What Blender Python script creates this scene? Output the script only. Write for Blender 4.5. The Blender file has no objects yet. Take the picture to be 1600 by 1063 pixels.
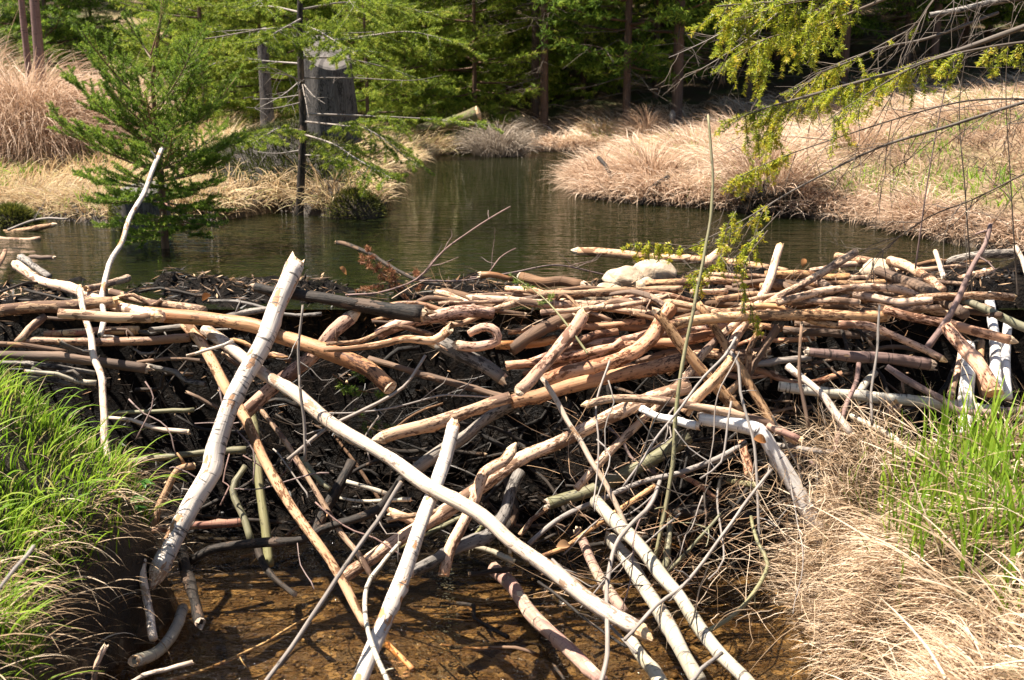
import bpy, math, random
import numpy as np
from mathutils import Vector

sc = bpy.context.scene
COL = sc.collection
R = math.radians

# ------------------------------------------------------------------ camera
CAMZ, PITCH, F = 0.835, R(13.6), 1700.0
cam_d = bpy.data.cameras.new('camera')
cam = bpy.data.objects.new('camera', cam_d); COL.objects.link(cam)
cam.location = (0, 0, CAMZ); cam.rotation_euler = (R(90) - PITCH, 0, 0)
cam_d.sensor_width = 36; cam_d.lens = 36 * F / 1600
cam_d.clip_start = .05; cam_d.clip_end = 600
cam_d.dof.use_dof = True; cam_d.dof.focus_distance = 3.55; cam_d.dof.aperture_fstop = 7.0
sc.camera = cam

# ------------------------------------------------------------------ sky and sun
SUN = Vector((-0.44, 0.03, 0.90)).normalized()
world = bpy.data.worlds.new('World'); sc.world = world; world.use_nodes = True
wn = world.node_tree.nodes; wl = world.node_tree.links
sky = wn.new('ShaderNodeTexSky'); sky.sky_type = 'NISHITA'; sky.sun_disc = False
sky.sun_elevation = math.asin(SUN.z); sky.sun_rotation = math.atan2(SUN.x, SUN.y) % (2 * math.pi)
bg = wn['Background']; bg.inputs[1].default_value = 0.05
wl.new(sky.outputs[0], bg.inputs[0])
sd = bpy.data.lights.new('sun', 'SUN'); sd.energy = 4.9; sd.angle = R(.53); sd.color = (1, .93, .82)
so = bpy.data.objects.new('sun', sd); COL.objects.link(so); so.location = (-4, -2, 8)
so.rotation_euler = SUN.to_track_quat('Z', 'Y').to_euler()
sc.view_settings.view_transform = 'Standard'; sc.view_settings.look = 'None'
sc.view_settings.exposure = 1.6; sc.view_settings.gamma = 1
sc.cycles.max_bounces = 8; sc.cycles.transparent_max_bounces = 8
sc.cycles.caustics_reflective = False; sc.cycles.caustics_refractive = False
sc.cycles.sample_clamp_indirect = 6
sc.cycles.use_denoising = True

# ------------------------------------------------------------------ measuring from the photograph
CP, SP = math.cos(PITCH), math.sin(PITCH)
def ray(px, py):
    a = (px - 800) / F; b = (531.5 - py) / F
    return Vector((a, CP + b * SP, -SP + b * CP))
def P(px, py, Y):
    d = ray(px, py); k = Y / d.y
    return Vector((d.x * k, Y, CAMZ + d.z * k))
def PZ(px, py, z):
    d = ray(px, py); k = (z - CAMZ) / d.z
    return Vector((d.x * k, d.y * k, z))
def dam_depth(py):                    # distance of the face of the dam at a height in the photo
    if py < 480: return min(PZ(800, py, .05).y, 6)
    if py < 900: return 3.74 + (py - 480) * (3.17 - 3.74) / 420
    return PZ(800, py, -.7).y
def m_per_px(Y): return Y * 1.0 / F / CP

# ------------------------------------------------------------------ mesh helpers
def np_mesh(name, verts, faces, mat=None, attrs=None, smooth=False, parent=None, loc=None):
    verts = np.asarray(verts, dtype=np.float32)
    if loc is not None: verts = verts - np.array(loc, dtype=np.float32)
    me = bpy.data.meshes.new(name)
    me.vertices.add(len(verts)); me.vertices.foreach_set('co', verts.ravel())
    if isinstance(faces, np.ndarray):
        k = faces.shape[1]; loops = faces.ravel(); n = len(faces); tot = np.full(n, k)
    else:
        tot = np.array([len(f) for f in faces]); loops = np.array([i for f in faces for i in f]); n = len(faces)
    me.loops.add(len(loops)); me.loops.foreach_set('vertex_index', loops.astype(np.int32))
    me.polygons.add(n)
    st = np.zeros(n, dtype=np.int32); st[1:] = np.cumsum(tot)[:-1]
    me.polygons.foreach_set('loop_start', st)
    me.polygons.foreach_set('use_smooth', np.full(n, bool(smooth)))
    for k, v in (attrs or {}).items():
        v = np.asarray(v, dtype=np.float32)
        if v.ndim == 1: me.attributes.new(k, 'FLOAT', 'POINT').data.foreach_set('value', v)
        else: me.attributes.new(k, 'FLOAT_VECTOR', 'POINT').data.foreach_set('vector', v.ravel())
    me.update(calc_edges=True)
    if mat: me.materials.append(mat)
    o = bpy.data.objects.new(name, me); COL.objects.link(o)
    if parent is not None: o.parent = parent
    elif loc is not None: o.location = loc
    return o
def empty(name, loc):
    o = bpy.data.objects.new(name, None); COL.objects.link(o); o.location = loc
    o.empty_display_size = .1
    return o
def tag(o, label, cat, group=None, kind=None):
    o['label'] = label; o['category'] = cat
    if group: o['group'] = group
    if kind: o['kind'] = kind
    return o
def stuff(o, label, cat):
    o['label'] = label; o['category'] = cat; o['kind'] = 'stuff'; return o

def smoothstep(x, a, b):
    t = np.clip((x - a) / (b - a), 0, 1); return t * t * (3 - 2 * t)
_rs = np.random.RandomState(5)
_NT = _rs.rand(64, 64)
def vnoise(x, y):                      # smooth value noise, vectorised, 0..1
    x = np.asarray(x, dtype=float); y = np.asarray(y, dtype=float)
    xi = np.floor(x).astype(int); yi = np.floor(y).astype(int); fx = x - xi; fy = y - yi
    fx = fx * fx * (3 - 2 * fx); fy = fy * fy * (3 - 2 * fy)
    g = lambda a, b: _NT[a % 64, b % 64]
    return (g(xi, yi) * (1 - fx) + g(xi + 1, yi) * fx) * (1 - fy) + (g(xi, yi + 1) * (1 - fx) + g(xi + 1, yi + 1) * fx) * fy

# ------------------------------------------------------------------ materials
def new_mat(name):
    m = bpy.data.materials.new(name); m.use_nodes = True
    nt = m.node_tree; nt.nodes.clear()
    out = nt.nodes.new('ShaderNodeOutputMaterial')
    return m, nt, nt.nodes, nt.links, out
def node(nt, typ, **kw):
    n = nt.nodes.new(typ)
    for k, v in kw.items(): setattr(n, k, v)
    return n
def noise(nt, vec, scale, detail=3, rough=.6, vscale=None):
    n = node(nt, 'ShaderNodeTexNoise'); n.inputs['Scale'].default_value = scale
    n.inputs['Detail'].default_value = detail; n.inputs['Roughness'].default_value = rough
    if vec is not None:
        if vscale is not None:
            mp = node(nt, 'ShaderNodeMapping'); mp.inputs['Scale'].default_value = vscale
            nt.links.new(vec, mp.inputs[0]); vec = mp.outputs[0]
        nt.links.new(vec, n.inputs['Vector'])
    return n.outputs['Fac']
def ramp(nt, fac, stops, interp='LINEAR'):
    r = node(nt, 'ShaderNodeValToRGB'); cr = r.color_ramp; cr.interpolation = interp
    while len(cr.elements) < len(stops): cr.elements.new(.5)
    for e, (p, c) in zip(cr.elements, stops):
        e.position = p; e.color = (c, c, c, 1) if isinstance(c, (int, float)) else (*c, 1)
    nt.links.new(fac, r.inputs[0]); return r.outputs[0]
def mixc(nt, fac, a, b, mode='MIX'):
    m = node(nt, 'ShaderNodeMix', data_type='RGBA', blend_type=mode)
    for sock, v in ((m.inputs[0], fac), (m.inputs[6], a), (m.inputs[7], b)):
        if isinstance(v, (int, float)): sock.default_value = v
        elif isinstance(v, tuple): sock.default_value = (*v, 1)
        else: nt.links.new(v, sock)
    return m.outputs[2]
def bump(nt, h, strength, dist):
    b = node(nt, 'ShaderNodeBump'); b.inputs['Strength'].default_value = strength; b.inputs['Distance'].default_value = dist
    nt.links.new(h, b.inputs['Height']); return b.outputs[0]
def principled(nt, out, col, rough=.7, nrm=None, spec=.4):
    p = node(nt, 'ShaderNodeBsdfPrincipled')
    if isinstance(col, tuple): p.inputs['Base Color'].default_value = (*col, 1)
    else: nt.links.new(col, p.inputs['Base Color'])
    if isinstance(rough, (int, float)): p.inputs['Roughness'].default_value = rough
    else: nt.links.new(rough, p.inputs['Roughness'])
    p.inputs['Specular IOR Level'].default_value = spec
    if nrm is not None: nt.links.new(nrm, p.inputs['Normal'])
    nt.links.new(p.outputs[0], out.inputs[0]); return p
def attr(nt, name, fac=False):
    a = node(nt, 'ShaderNodeAttribute', attribute_name=name); return a.outputs['Fac' if fac else 'Vector']
def geo_pos(nt): return node(nt, 'ShaderNodeNewGeometry').outputs['Position']

# wood: 'lc' runs round the stick (x, y) and along it (z), in metres
def wood(name, c1, c2, patch=None, pamt=.62, fleck=None, famt=.64, bands=None, bamt=.66, rough=.75, bmp=.5, var=.25, blotch=None):
    m, nt, N, L, out = new_mat(name)
    v = attr(nt, 'lc')
    rnd = node(nt, 'ShaderNodeObjectInfo').outputs['Random']
    grain = noise(nt, v, 1, 5, .65, (150, 150, 9))
    col = mixc(nt, ramp(nt, grain, [(.32, 0.0), (.68, 1.0)]), c1, c2)
    big = noise(nt, v, 1, 2, .5, (14, 14, 5))
    if blotch: col = mixc(nt, ramp(nt, big, [(.42, 0.0), (.66, .85)]), col, blotch)
    h = grain
    if fleck:                           # short gnaw marks and lines of inner bark left behind
        fl = noise(nt, v, 1, 4, .7, (150, 150, 52))
        fm = noise(nt, v, 1, 2, .5, (18, 18, 8))
        add = node(nt, 'ShaderNodeMath', operation='ADD'); L.new(fl, add.inputs[0])
        mu = node(nt, 'ShaderNodeMath', operation='MULTIPLY_ADD'); L.new(fm, mu.inputs[0]); mu.inputs[1].default_value = .6; mu.inputs[2].default_value = -.3
        L.new(mu.outputs[0], add.inputs[1])
        f = ramp(nt, add.outputs[0], [(famt, 0.0), (famt + .07, 1.0)])
        col = mixc(nt, f, col, fleck)
    if patch:                           # torn bark
        pn = noise(nt, v, 1, 5, .62, (22, 22, 10))
        pf = ramp(nt, pn, [(pamt, 0.0), (pamt + .025, 1.0)])
        col = mixc(nt, pf, col, patch)
        ad = node(nt, 'ShaderNodeMath', operation='MULTIPLY_ADD'); L.new(pf, ad.inputs[0]); ad.inputs[1].default_value = -.8; L.new(h, ad.inputs[2]); h = ad.outputs[0]
    if bands:                           # lenticels across the bark
        bn = noise(nt, v, 1, 3, .6, (16, 16, 130))
        bf = ramp(nt, bn, [(bamt, 0.0), (bamt + .05, 1.0)])
        col = mixc(nt, bf, col, bands)
    hsv = node(nt, 'ShaderNodeHueSaturation')
    mr = node(nt, 'ShaderNodeMapRange'); L.new(rnd, mr.inputs[0]); mr.inputs[3].default_value = 1 - var; mr.inputs[4].default_value = 1 + var * .6
    L.new(mr.outputs[0], hsv.inputs['Value']); L.new(col, hsv.inputs['Color'])
    mr2 = node(nt, 'ShaderNodeMapRange')
    m3 = node(nt, 'ShaderNodeMath', operation='FRACT'); m4 = node(nt, 'ShaderNodeMath', operation='MULTIPLY'); L.new(rnd, m4.inputs[0]); m4.inputs[1].default_value = 17.3; L.new(m4.outputs[0], m3.inputs[0])
    L.new(m3.outputs[0], mr2.inputs[0]); mr2.inputs[3].default_value = .8; mr2.inputs[4].default_value = 1.15
    L.new(mr2.outputs[0], hsv.inputs['Saturation'])
    principled(nt, out, hsv.outputs[0], rough, bump(nt, h, bmp, .004), .3)
    return m
W = {}
W['pale']   = wood('peeled_pale_wood', (.54, .335, .205), (.74, .505, .345), patch=(.19, .105, .06), pamt=.555, fleck=(.17, .085, .045), famt=.54, blotch=(.52, .31, .19), bmp=.6)
W['tan']    = wood('peeled_tan_wood', (.44, .255, .135), (.66, .435, .265), patch=(.16, .085, .05), pamt=.545, fleck=(.13, .065, .035), famt=.53, blotch=(.40, .23, .12), bmp=.7)
W['pink']   = wood('peeled_pink_wood', (.53, .295, .19), (.72, .45, .315), patch=(.20, .10, .06), pamt=.55, fleck=(.10, .04, .022), famt=.535, blotch=(.46, .25, .15), bmp=.7)
W['orange'] = wood('wet_orange_wood', (.36, .175, .075), (.56, .31, .155), fleck=(.075, .03, .015), famt=.535, blotch=(.24, .10, .04), rough=.5)
W['white']  = wood('bleached_white_wood', (.56, .43, .32), (.77, .64, .52), patch=(.36, .22, .13), pamt=.575, fleck=(.26, .18, .13), famt=.575, blotch=(.56, .40, .28), bmp=.6)
W['birch']  = wood('birch_bark', (.54, .45, .37), (.75, .66, .57), patch=(.42, .22, .11), pamt=.555, bands=(.10, .085, .075), bamt=.585, blotch=(.36, .31, .27), bmp=.6, var=.12)
W['birchw'] = wood('white_birch_bark', (.68, .62, .56), (.84, .79, .73), patch=(.45, .40, .36), pamt=.60, bands=(.11, .09, .09), bamt=.61, bmp=.4, var=.08)
W['alder']  = wood('grey_alder_bark', (.38, .33, .25), (.58, .51, .40), patch=(.34, .22, .13), pamt=.63, bands=(.11, .09, .07), bamt=.585, blotch=(.34, .30, .20), rough=.5, bmp=.35, var=.15)
W['olive']  = wood('olive_bark', (.15, .135, .075), (.30, .26, .15), fleck=(.045, .04, .03), famt=.6, blotch=(.22, .21, .10), rough=.55)
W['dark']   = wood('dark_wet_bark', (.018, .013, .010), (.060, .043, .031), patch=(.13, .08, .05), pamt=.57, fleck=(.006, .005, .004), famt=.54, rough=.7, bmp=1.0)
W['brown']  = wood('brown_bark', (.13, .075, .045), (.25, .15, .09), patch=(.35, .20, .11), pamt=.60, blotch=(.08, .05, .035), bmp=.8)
W['black']  = wood('shade_black_wood', (.008, .006, .005), (.030, .022, .016), rough=.75, bmp=.9)  # filler sticks: deep shade inside the dam put into the wood colour
W['grey']   = wood('grey_twig_bark', (.17, .14, .12), (.34, .29, .25), fleck=(.07, .055, .045), famt=.65, bmp=.5)
W['purple'] = wood('purple_brown_bark', (.155, .095, .08), (.28, .19, .165), patch=(.40, .25, .15), pamt=.66, bands=(.06, .04, .035), bamt=.6, bmp=.5)
W['drift']  = wood('grey_driftwood', (.13, .11, .095), (.36, .31, .26), fleck=(.035, .028, .024), famt=.52, bmp=1.0, blotch=(.10, .085, .07))
W['red']    = wood('reddish_bark', (.33, .165, .105), (.50, .31, .20), patch=(.50, .36, .22), pamt=.54, bands=(.06, .035, .03), bamt=.6, blotch=(.24, .09, .075), bmp=.6)
W['gnaw']   = wood('gnawed_fresh_wood', (.55, .35, .18), (.78, .58, .38), fleck=(.36, .19, .08), famt=.56, bmp=.9, var=.12)
W['gnawd']  = wood('gnawed_weathered_wood', (.36, .24, .15), (.56, .42, .29), fleck=(.20, .12, .07), famt=.56, bmp=.9, var=.12)

def leafy(name, stops, trans=.4, rough=.6, spec=.3):
    m, nt, N, L, out = new_mat(name)
    col = ramp(nt, attr(nt, 'tint', True), stops)
    p = principled(nt, out, col, rough, None, spec)
    t = node(nt, 'ShaderNodeBsdfTranslucent'); L.new(col, t.inputs[0])
    mx = node(nt, 'ShaderNodeMixShader'); mx.inputs[0].default_value = trans
    L.new(p.outputs[0], mx.inputs[1]); L.new(t.outputs[0], mx.inputs[2]); L.new(mx.outputs[0], out.inputs[0])
    return m
M = {}
M['green'] = leafy('fresh_grass', [(0, (.06, .12, .010)), (.5, (.18, .32, .02)), (.85, (.34, .46, .045)), (1, (.52, .44, .17))], .5)
M['dry'] = leafy('dry_grass', [(0, (.07, .042, .022)), (.3, (.30, .19, .105)), (.65, (.55, .40, .26)), (1, (.78, .63, .47))], .25, .7)
M['drypink'] = leafy('dry_reed_grass', [(0, (.14, .09, .06)), (.3, (.42, .275, .18)), (.7, (.64, .46, .32)), (1, (.82, .66, .51))], .3, .7)
M['dryyel'] = leafy('yellow_dry_grass', [(0, (.16, .10, .05)), (.35, (.48, .33, .18)), (.75, (.70, .54, .34)), (1, (.34, .34, .10))], .3, .7)
M['drygrey'] = leafy('grey_dry_grass', [(0, (.08, .06, .045)), (.5, (.30, .24, .185)), (1, (.52, .43, .34))], .3, .7)
M['needle'] = leafy('spruce_needles', [(0, (.045, .085, .015)), (.45, (.14, .225, .03)), (.8, (.26, .36, .045)), (1, (.40, .45, .07))], .42, .5, .25)
M['needley'] = leafy('yellow_green_needles', [(0, (.09, .14, .012)), (.45, (.33, .39, .03)), (.8, (.56, .56, .05)), (1, (.64, .48, .06))], .48, .45, .4)
M['needlef'] = leafy('forest_needles', [(0, (.03, .065, .010)), (.45, (.12, .21, .026)), (.8, (.26, .37, .045)), (1, (.36, .40, .06))], .42, .6, .2)
M['needlel'] = leafy('light_needles', [(0, (.06, .10, .015)), (.45, (.20, .275, .03)), (.8, (.36, .42, .05)), (1, (.50, .48, .10))], .42, .6, .2)
M['needled'] = leafy('dead_needles', [(0, (.10, .04, .02)), (.5, (.27, .11, .05)), (1, (.42, .20, .09))], .25, .6)
M['moss'] = leafy('moss', [(0, (.03, .035, .010)), (.5, (.10, .115, .02)), (1, (.24, .22, .04))], .25, .8)
M['leaf'] = leafy('broad_leaf', [(0, (.03, .09, .015)), (.5, (.07, .19, .025)), (1, (.16, .30, .04))], .4, .45, .5)
M['fallen'] = leafy('fallen_leaf', [(0, (.20, .08, .03)), (.5, (.42, .18, .06)), (1, (.55, .34, .18))], .35)
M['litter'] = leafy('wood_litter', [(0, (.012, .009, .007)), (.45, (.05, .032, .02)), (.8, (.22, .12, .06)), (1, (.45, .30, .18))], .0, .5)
M['pebble'] = leafy('pebbles', [(0, (.02, .014, .009)), (.4, (.09, .055, .028)), (.8, (.20, .13, .065)), (1, (.36, .29, .20))], 0, .5)
# ------------------------------------------------------------------ the land
_pp = [PZ(1640, 402, 0), PZ(1600, 400, 0), PZ(1500, 384, 0), PZ(1450, 373, 0), PZ(1330, 347, 0), PZ(1200, 336, 0), PZ(1100, 325, 0), PZ(1000, 319, 0),
       PZ(915, 310, 0), PZ(893, 288, 0), PZ(925, 268, 0), PZ(985, 262, 0), PZ(950, 247, 0), PZ(985, 240, 0), PZ(860, 237, 0),
       PZ(720, 239, 0), PZ(684, 243, 0), PZ(640, 262, 0), PZ(600, 298, 0), PZ(597, 332, 0), PZ(520, 340, 0), PZ(440, 330, 0),
       PZ(340, 345, 0), PZ(210, 352, 0), PZ(120, 347, 0), PZ(0, 332, 0)]
POOL = np.array([(2.75, 3.9), (2.75, 4.6)] + [(p.x, p.y) for p in _pp] + [(-9, 6.9), (-9, 3.9)])
def pool_dist(x, y):                  # > 0 on land
    x = np.asarray(x, float); y = np.asarray(y, float)
    d = np.full(x.shape, 1e9); ins = np.zeros(x.shape, bool)
    n = len(POOL)
    for i in range(n):
        ax, ay = POOL[i]; bx, by = POOL[(i + 1) % n]
        ex, ey = bx - ax, by - ay; t = np.clip(((x - ax) * ex + (y - ay) * ey) / (ex * ex + ey * ey), 0, 1)
        d = np.minimum(d, np.hypot(x - ax - t * ex, y - ay - t * ey))
        c = (ay > y) != (by > y)
        with np.errstate(divide='ignore', invalid='ignore'):
            xx = ax + (y - ay) * ex / (ey if abs(ey) > 1e-9 else 1e-9)
        ins ^= c & (x < xx)
    return np.where(ins, -d, d)
def lin(y, pts):
    return np.interp(y, [p[0] for p in pts], [p[1] for p in pts])
def ground(x, y):
    x = np.asarray(x, float); y = np.asarray(y, float)
    d = pool_dist(x, y)
    n1 = vnoise(x * 1.3 + 7, y * 1.3) - .5; n2 = vnoise(x * 5, y * 5 + 3) - .5; n3 = vnoise(x * 14 + 1, y * 14) - .5
    # upstream
    sl = np.where(x > .3, .17 + .10 * smoothstep(x, 2.2, 4.5), .12)
    sl = sl * smoothstep(np.abs(x - .3), 0, .8) + .07 * (1 - smoothstep(np.abs(x - .3), 0, .8))
    land = .02 + .08 * (1 - np.exp(-np.maximum(d, 0) / .12)) + sl * 2.6 * (1 - np.exp(-np.maximum(d, 0) / 2.6))
    land += .32 * np.exp(-(((x + 1.5) / .75) ** 2 + ((y - 8.1) / .8) ** 2))           # peat mound under the tall stump
    land += .10 * n1 * np.minimum(np.maximum(d, 0), 1) + .05 * n2 * smoothstep(d, 0, .3)
    hill = .085 * np.maximum(y - 13.2, 0) + .10 * np.maximum(y - 17, 0)
    hill = np.minimum(hill, 9) + .12 * np.minimum(np.maximum(-x - 6, 0), 25) * smoothstep(y, 5, 12)
    land += hill
    bed = np.maximum(-.42, -.02 + d * .45)
    up = np.where(d > 0, land, bed)
    # downstream
    xl = lin(y, [(.5, -.90), (1.6, -.97), (2.4, -1.02), (2.9, -1.03), (3.3, -1.1), (3.6, -1.3)]) + .05 * np.sin(y * 7)
    xr = lin(y, [(.5, .56), (1.7, .70), (2.2, .91), (2.6, .90), (3.0, .86), (3.4, .95)]) + .04 * np.sin(y * 9 + 1)
    dl = xl - x; dr = x - xr
    zl = -.83 + .54 * smoothstep(dl, -.05, .14) + .27 * smoothstep(dl, .10, .6) + .05 * np.maximum(dl - .7, 0)
    zr = -.83 + .47 * smoothstep(dr, -.05, .15) + .15 * smoothstep(dr, .10, .45) + .03 * np.maximum(dr - .5, 0)
    zl = np.where(dl > 3, zl + .05 * (dl - 3), zl); zr = np.where(dr > 3, zr + .05 * (dr - 3), zr)
    down = np.where(x < -.2, zl, zr) + .05 * n2 + .025 * n3 + .06 * n1
    w = smoothstep(y, 3.15, 3.85)
    z = down * (1 - w) + up * w
    cut = smoothstep(y, 3.04, 3.25) * (1 - smoothstep(y, 4.1, 4.7)) * (1 - smoothstep(x, 2.3, 2.7))   # the bed runs on under the dam
    return z * (1 - cut) + np.minimum(z, -.85) * cut
def axis(parts):
    a = []
    for lo, hi, st in parts: a += list(np.arange(lo, hi, st))
    return np.array(a + [parts[-1][1]])
gx = axis([(-160, -40, 8), (-40, -10, 1.2), (-10, -3.2, .2), (-3.2, 3.4, .04), (3.4, 10, .2), (10, 40, 1.2), (40, 160, 8)])
gy = axis([(-60, -8, 4), (-8, .4, .5), (.4, 4.4, .04), (4.4, 9, .07), (9, 15, .14), (15, 40, .6), (40, 180, 6)])
XX, YY = np.meshgrid(gx, gy)
ZZ = ground(XX, YY)
V = np.stack([XX, YY, ZZ], -1).reshape(-1, 3)
nx, ny = len(gx), len(gy)
ii = (np.arange(ny - 1)[:, None] * nx + np.arange(nx - 1)[None, :]).ravel()
Fq = np.stack([ii, ii + 1, ii + nx + 1, ii + nx], -1)
# what the soil is made of there: 0 wet bed, .33 peat, .66 dry litter, 1 forest floor
D_ = pool_dist(XX, YY)
soil = np.where(YY < 3.7, np.where(ZZ < -.68, 0, np.where(XX < 0, .26, .5)), np.where(D_ < .03, .18, .34 + .32 * smoothstep(D_, .08, .45)))
soil = np.where((YY > 12.9) & (D_ > .3), .66 + .34 * smoothstep(YY, 13.6, 15.0), soil)
soil = np.where((XX < -.29 * YY) & (XX > -.36 * YY) & (YY > 12) & (YY < 30), .66, soil)
soil = np.where(np.hypot((XX + 1.5) / .8, (YY - 7.9) / .9) < 1, .30, soil)

m, nt, N, L, out = new_mat('soil')
pos = geo_pos(nt); s = attr(nt, 'soil', True)
n_a = noise(nt, pos, 9, 6, .7); n_b = noise(nt, pos, 60, 4, .7); n_c = noise(nt, pos, 2.2, 3, .6)
bedc = mixc(nt, ramp(nt, n_b, [(.35, 0.0), (.68, 1.0)]), (.036, .022, .012), (.14, .085, .04))
vo = node(nt, 'ShaderNodeTexVoronoi'); vo.inputs['Scale'].default_value = 38; L.new(pos, vo.inputs['Vector'])
sep = node(nt, 'ShaderNodeSeparateColor'); L.new(vo.outputs['Color'], sep.inputs[0])
bedc = mixc(nt, ramp(nt, sep.outputs[0], [(.70, 0.0), (.72, .8)]), bedc, (.26, .18, .10))
bedc = mixc(nt, ramp(nt, sep.outputs[1], [(.70, 0.0), (.72, .8)]), bedc, (.07, .05, .035))
bedc = mixc(nt, ramp(nt, n_a, [(.45, 0.0), (.65, .8)]), bedc, (.05, .026, .011))
peat = mixc(nt, n_b, (.008, .006, .004), (.04, .026, .016))
litt = mixc(nt, ramp(nt, n_b, [(.3, 0.0), (.7, 1.0)]), (.10, .065, .035), (.34, .235, .145))
litt = mixc(nt, ramp(nt, n_c, [(.4, 0.0), (.7, .5)]), litt, (.16, .15, .045))
fore = mixc(nt, ramp(nt, n_b, [(.3, 0.0), (.75, 1.0)]), (.035, .022, .012), (.13, .08, .04))
fore = mixc(nt, ramp(nt, n_c, [(.45, 0.0), (.62, .8)]), fore, (.055, .075, .018))
c = mixc(nt, ramp(nt, s, [(.1, 0.0), (.26, 1.0)]), bedc, peat)
c = mixc(nt, ramp(nt, s, [(.40, 0.0), (.58, 1.0)]), c, litt)
c = mixc(nt, ramp(nt, s, [(.72, 0.0), (.95, 1.0)]), c, fore)
principled(nt, out, c, ramp(nt, s, [(.2, .35), (.5, .9)]), bump(nt, n_b, .6, .02), .3)
g = np_mesh('ground', V, Fq, m, {'soil': soil.ravel()}, True)
g['kind'] = 'structure'

# ---- water: clear brown stream below the dam, deeper pool above it
def water(name, tint, murk, murkc, scales, strength):
    m, nt, N, L, out = new_mat(name)
    pos = geo_pos(nt)
    w1 = noise(nt, pos, 1, 3, .55, scales[0]); w2 = noise(nt, pos, 1, 2, .5, scales[1])
    ad = node(nt, 'ShaderNodeMath', operation='MULTIPLY_ADD'); L.new(w2, ad.inputs[0]); ad.inputs[1].default_value = .45; L.new(w1, ad.inputs[2])
    nm = bump(nt, ad.outputs[0], strength, .03)
    gl = node(nt, 'ShaderNodeBsdfGlossy'); gl.inputs['Roughness'].default_value = .02; L.new(nm, gl.inputs['Normal'])
    tr = node(nt, 'ShaderNodeBsdfTransparent'); tr.inputs[0].default_value = (*tint, 1)
    df = node(nt, 'ShaderNodeBsdfDiffuse'); df.inputs[0].default_value = (*murkc, 1)
    m1 = node(nt, 'ShaderNodeMixShader'); m1.inputs[0].default_value = murk; L.new(tr.outputs[0], m1.inputs[1]); L.new(df.outputs[0], m1.inputs[2])
    fr = node(nt, 'ShaderNodeFresnel'); fr.inputs[0].default_value = 1.42; L.new(nm, fr.inputs['Normal'])
    mx = node(nt, 'ShaderNodeMixShader'); L.new(fr.outputs[0], mx.inputs[0]); L.new(m1.outputs[0], mx.inputs[1]); L.new(gl.outputs[0], mx.inputs[2])
    L.new(mx.outputs[0], out.inputs[0]); return m
M['pool'] = water('pool_water', (.50, .36, .18), .80, (.0095, .012, .0035), ((2.4, 10, 1), (10, 40, 1)), .5)
M['stream'] = water('stream_water', (.92, .80, .58), .10, (.03, .018, .008), ((13, 22, 1), (38, 66, 1)), .9)
q = np.array([[0, 1, 2, 3]])
o = np_mesh('pool_water', [(-9.5, 3.93, 0), (4.2, 3.93, 0), (4.2, 13.5, 0), (-9.5, 13.5, 0)], q, M['pool']); o['kind'] = 'structure'
o = np_mesh('stream_water', [(-1.75, .2, -.7), (1.55, .2, -.7), (1.55, 3.5, -.7), (-1.75, 3.5, -.7)], q, M['stream']); o['kind'] = 'structure'

# ---- the black mud and rotten litter packed inside the dam
def dam_z(x, y):
    x = np.asarray(x, float); y = np.asarray(y, float)
    sh = .10 * np.sin(x * 1.9 + .5) + .06 * (vnoise(x * 3 + 9, y * 0) - .5)
    yy = y + sh * .5 - .06 - .24 * (1 - smoothstep(y, 3.78, 4.0))
    z = lin(yy, [(2.9, -1.0), (3.3, -.78), (3.45, -.62), (3.62, -.36), (3.78, -.10), (3.86, -.02), (4.1, .012), (4.45, -.02), (4.8, -.12), (5.3, -.45)])
    z = z + .09 * (vnoise(x * 5 + 3, y * 5) - .5) + .06 * (vnoise(x * 14, y * 14 + 5) - .5) + .03 * (vnoise(x * 37, y * 37) - .5)
    z = z + .06 * smoothstep(x, .2, .9) * smoothstep(yy, 3.7, 3.9) * (1 - smoothstep(yy, 4.4, 5.0))
    return z
dx = np.arange(-9.5, 4.4, .03); dx = dx[(dx > -2.6) | (np.arange(len(dx)) % 8 == 0)]
dy = np.arange(2.9, 5.3, .03)
DX, DY = np.meshgrid(dx, dy); DZ = dam_z(DX, DY)
nx, ny = len(dx), len(dy)
ii = (np.arange(ny - 1)[:, None] * nx + np.arange(nx - 1)[None, :]).ravel()
m, nt, N, L, out = new_mat('black_mud')
pos = geo_pos(nt); n_a = noise(nt, pos, 40, 5, .7); n_b = noise(nt, pos, 6, 3, .6)
c = mixc(nt, ramp(nt, n_a, [(.45, 0.0), (.72, 1.0)]), (.004, .003, .0025), (.022, .015, .010))
principled(nt, out, c, ramp(nt, n_b, [(.35, .3), (.6, .9)]), bump(nt, n_a, 1.0, .03), .08)
o = np_mesh('dam_mud', np.stack([DX, DY, DZ], -1).reshape(-1, 3), np.stack([ii, ii + 1, ii + nx + 1, ii + nx], -1), m, None, True)
stuff(o, 'black wet mud and rotten litter packed between the sticks of the dam', 'mud')
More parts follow.
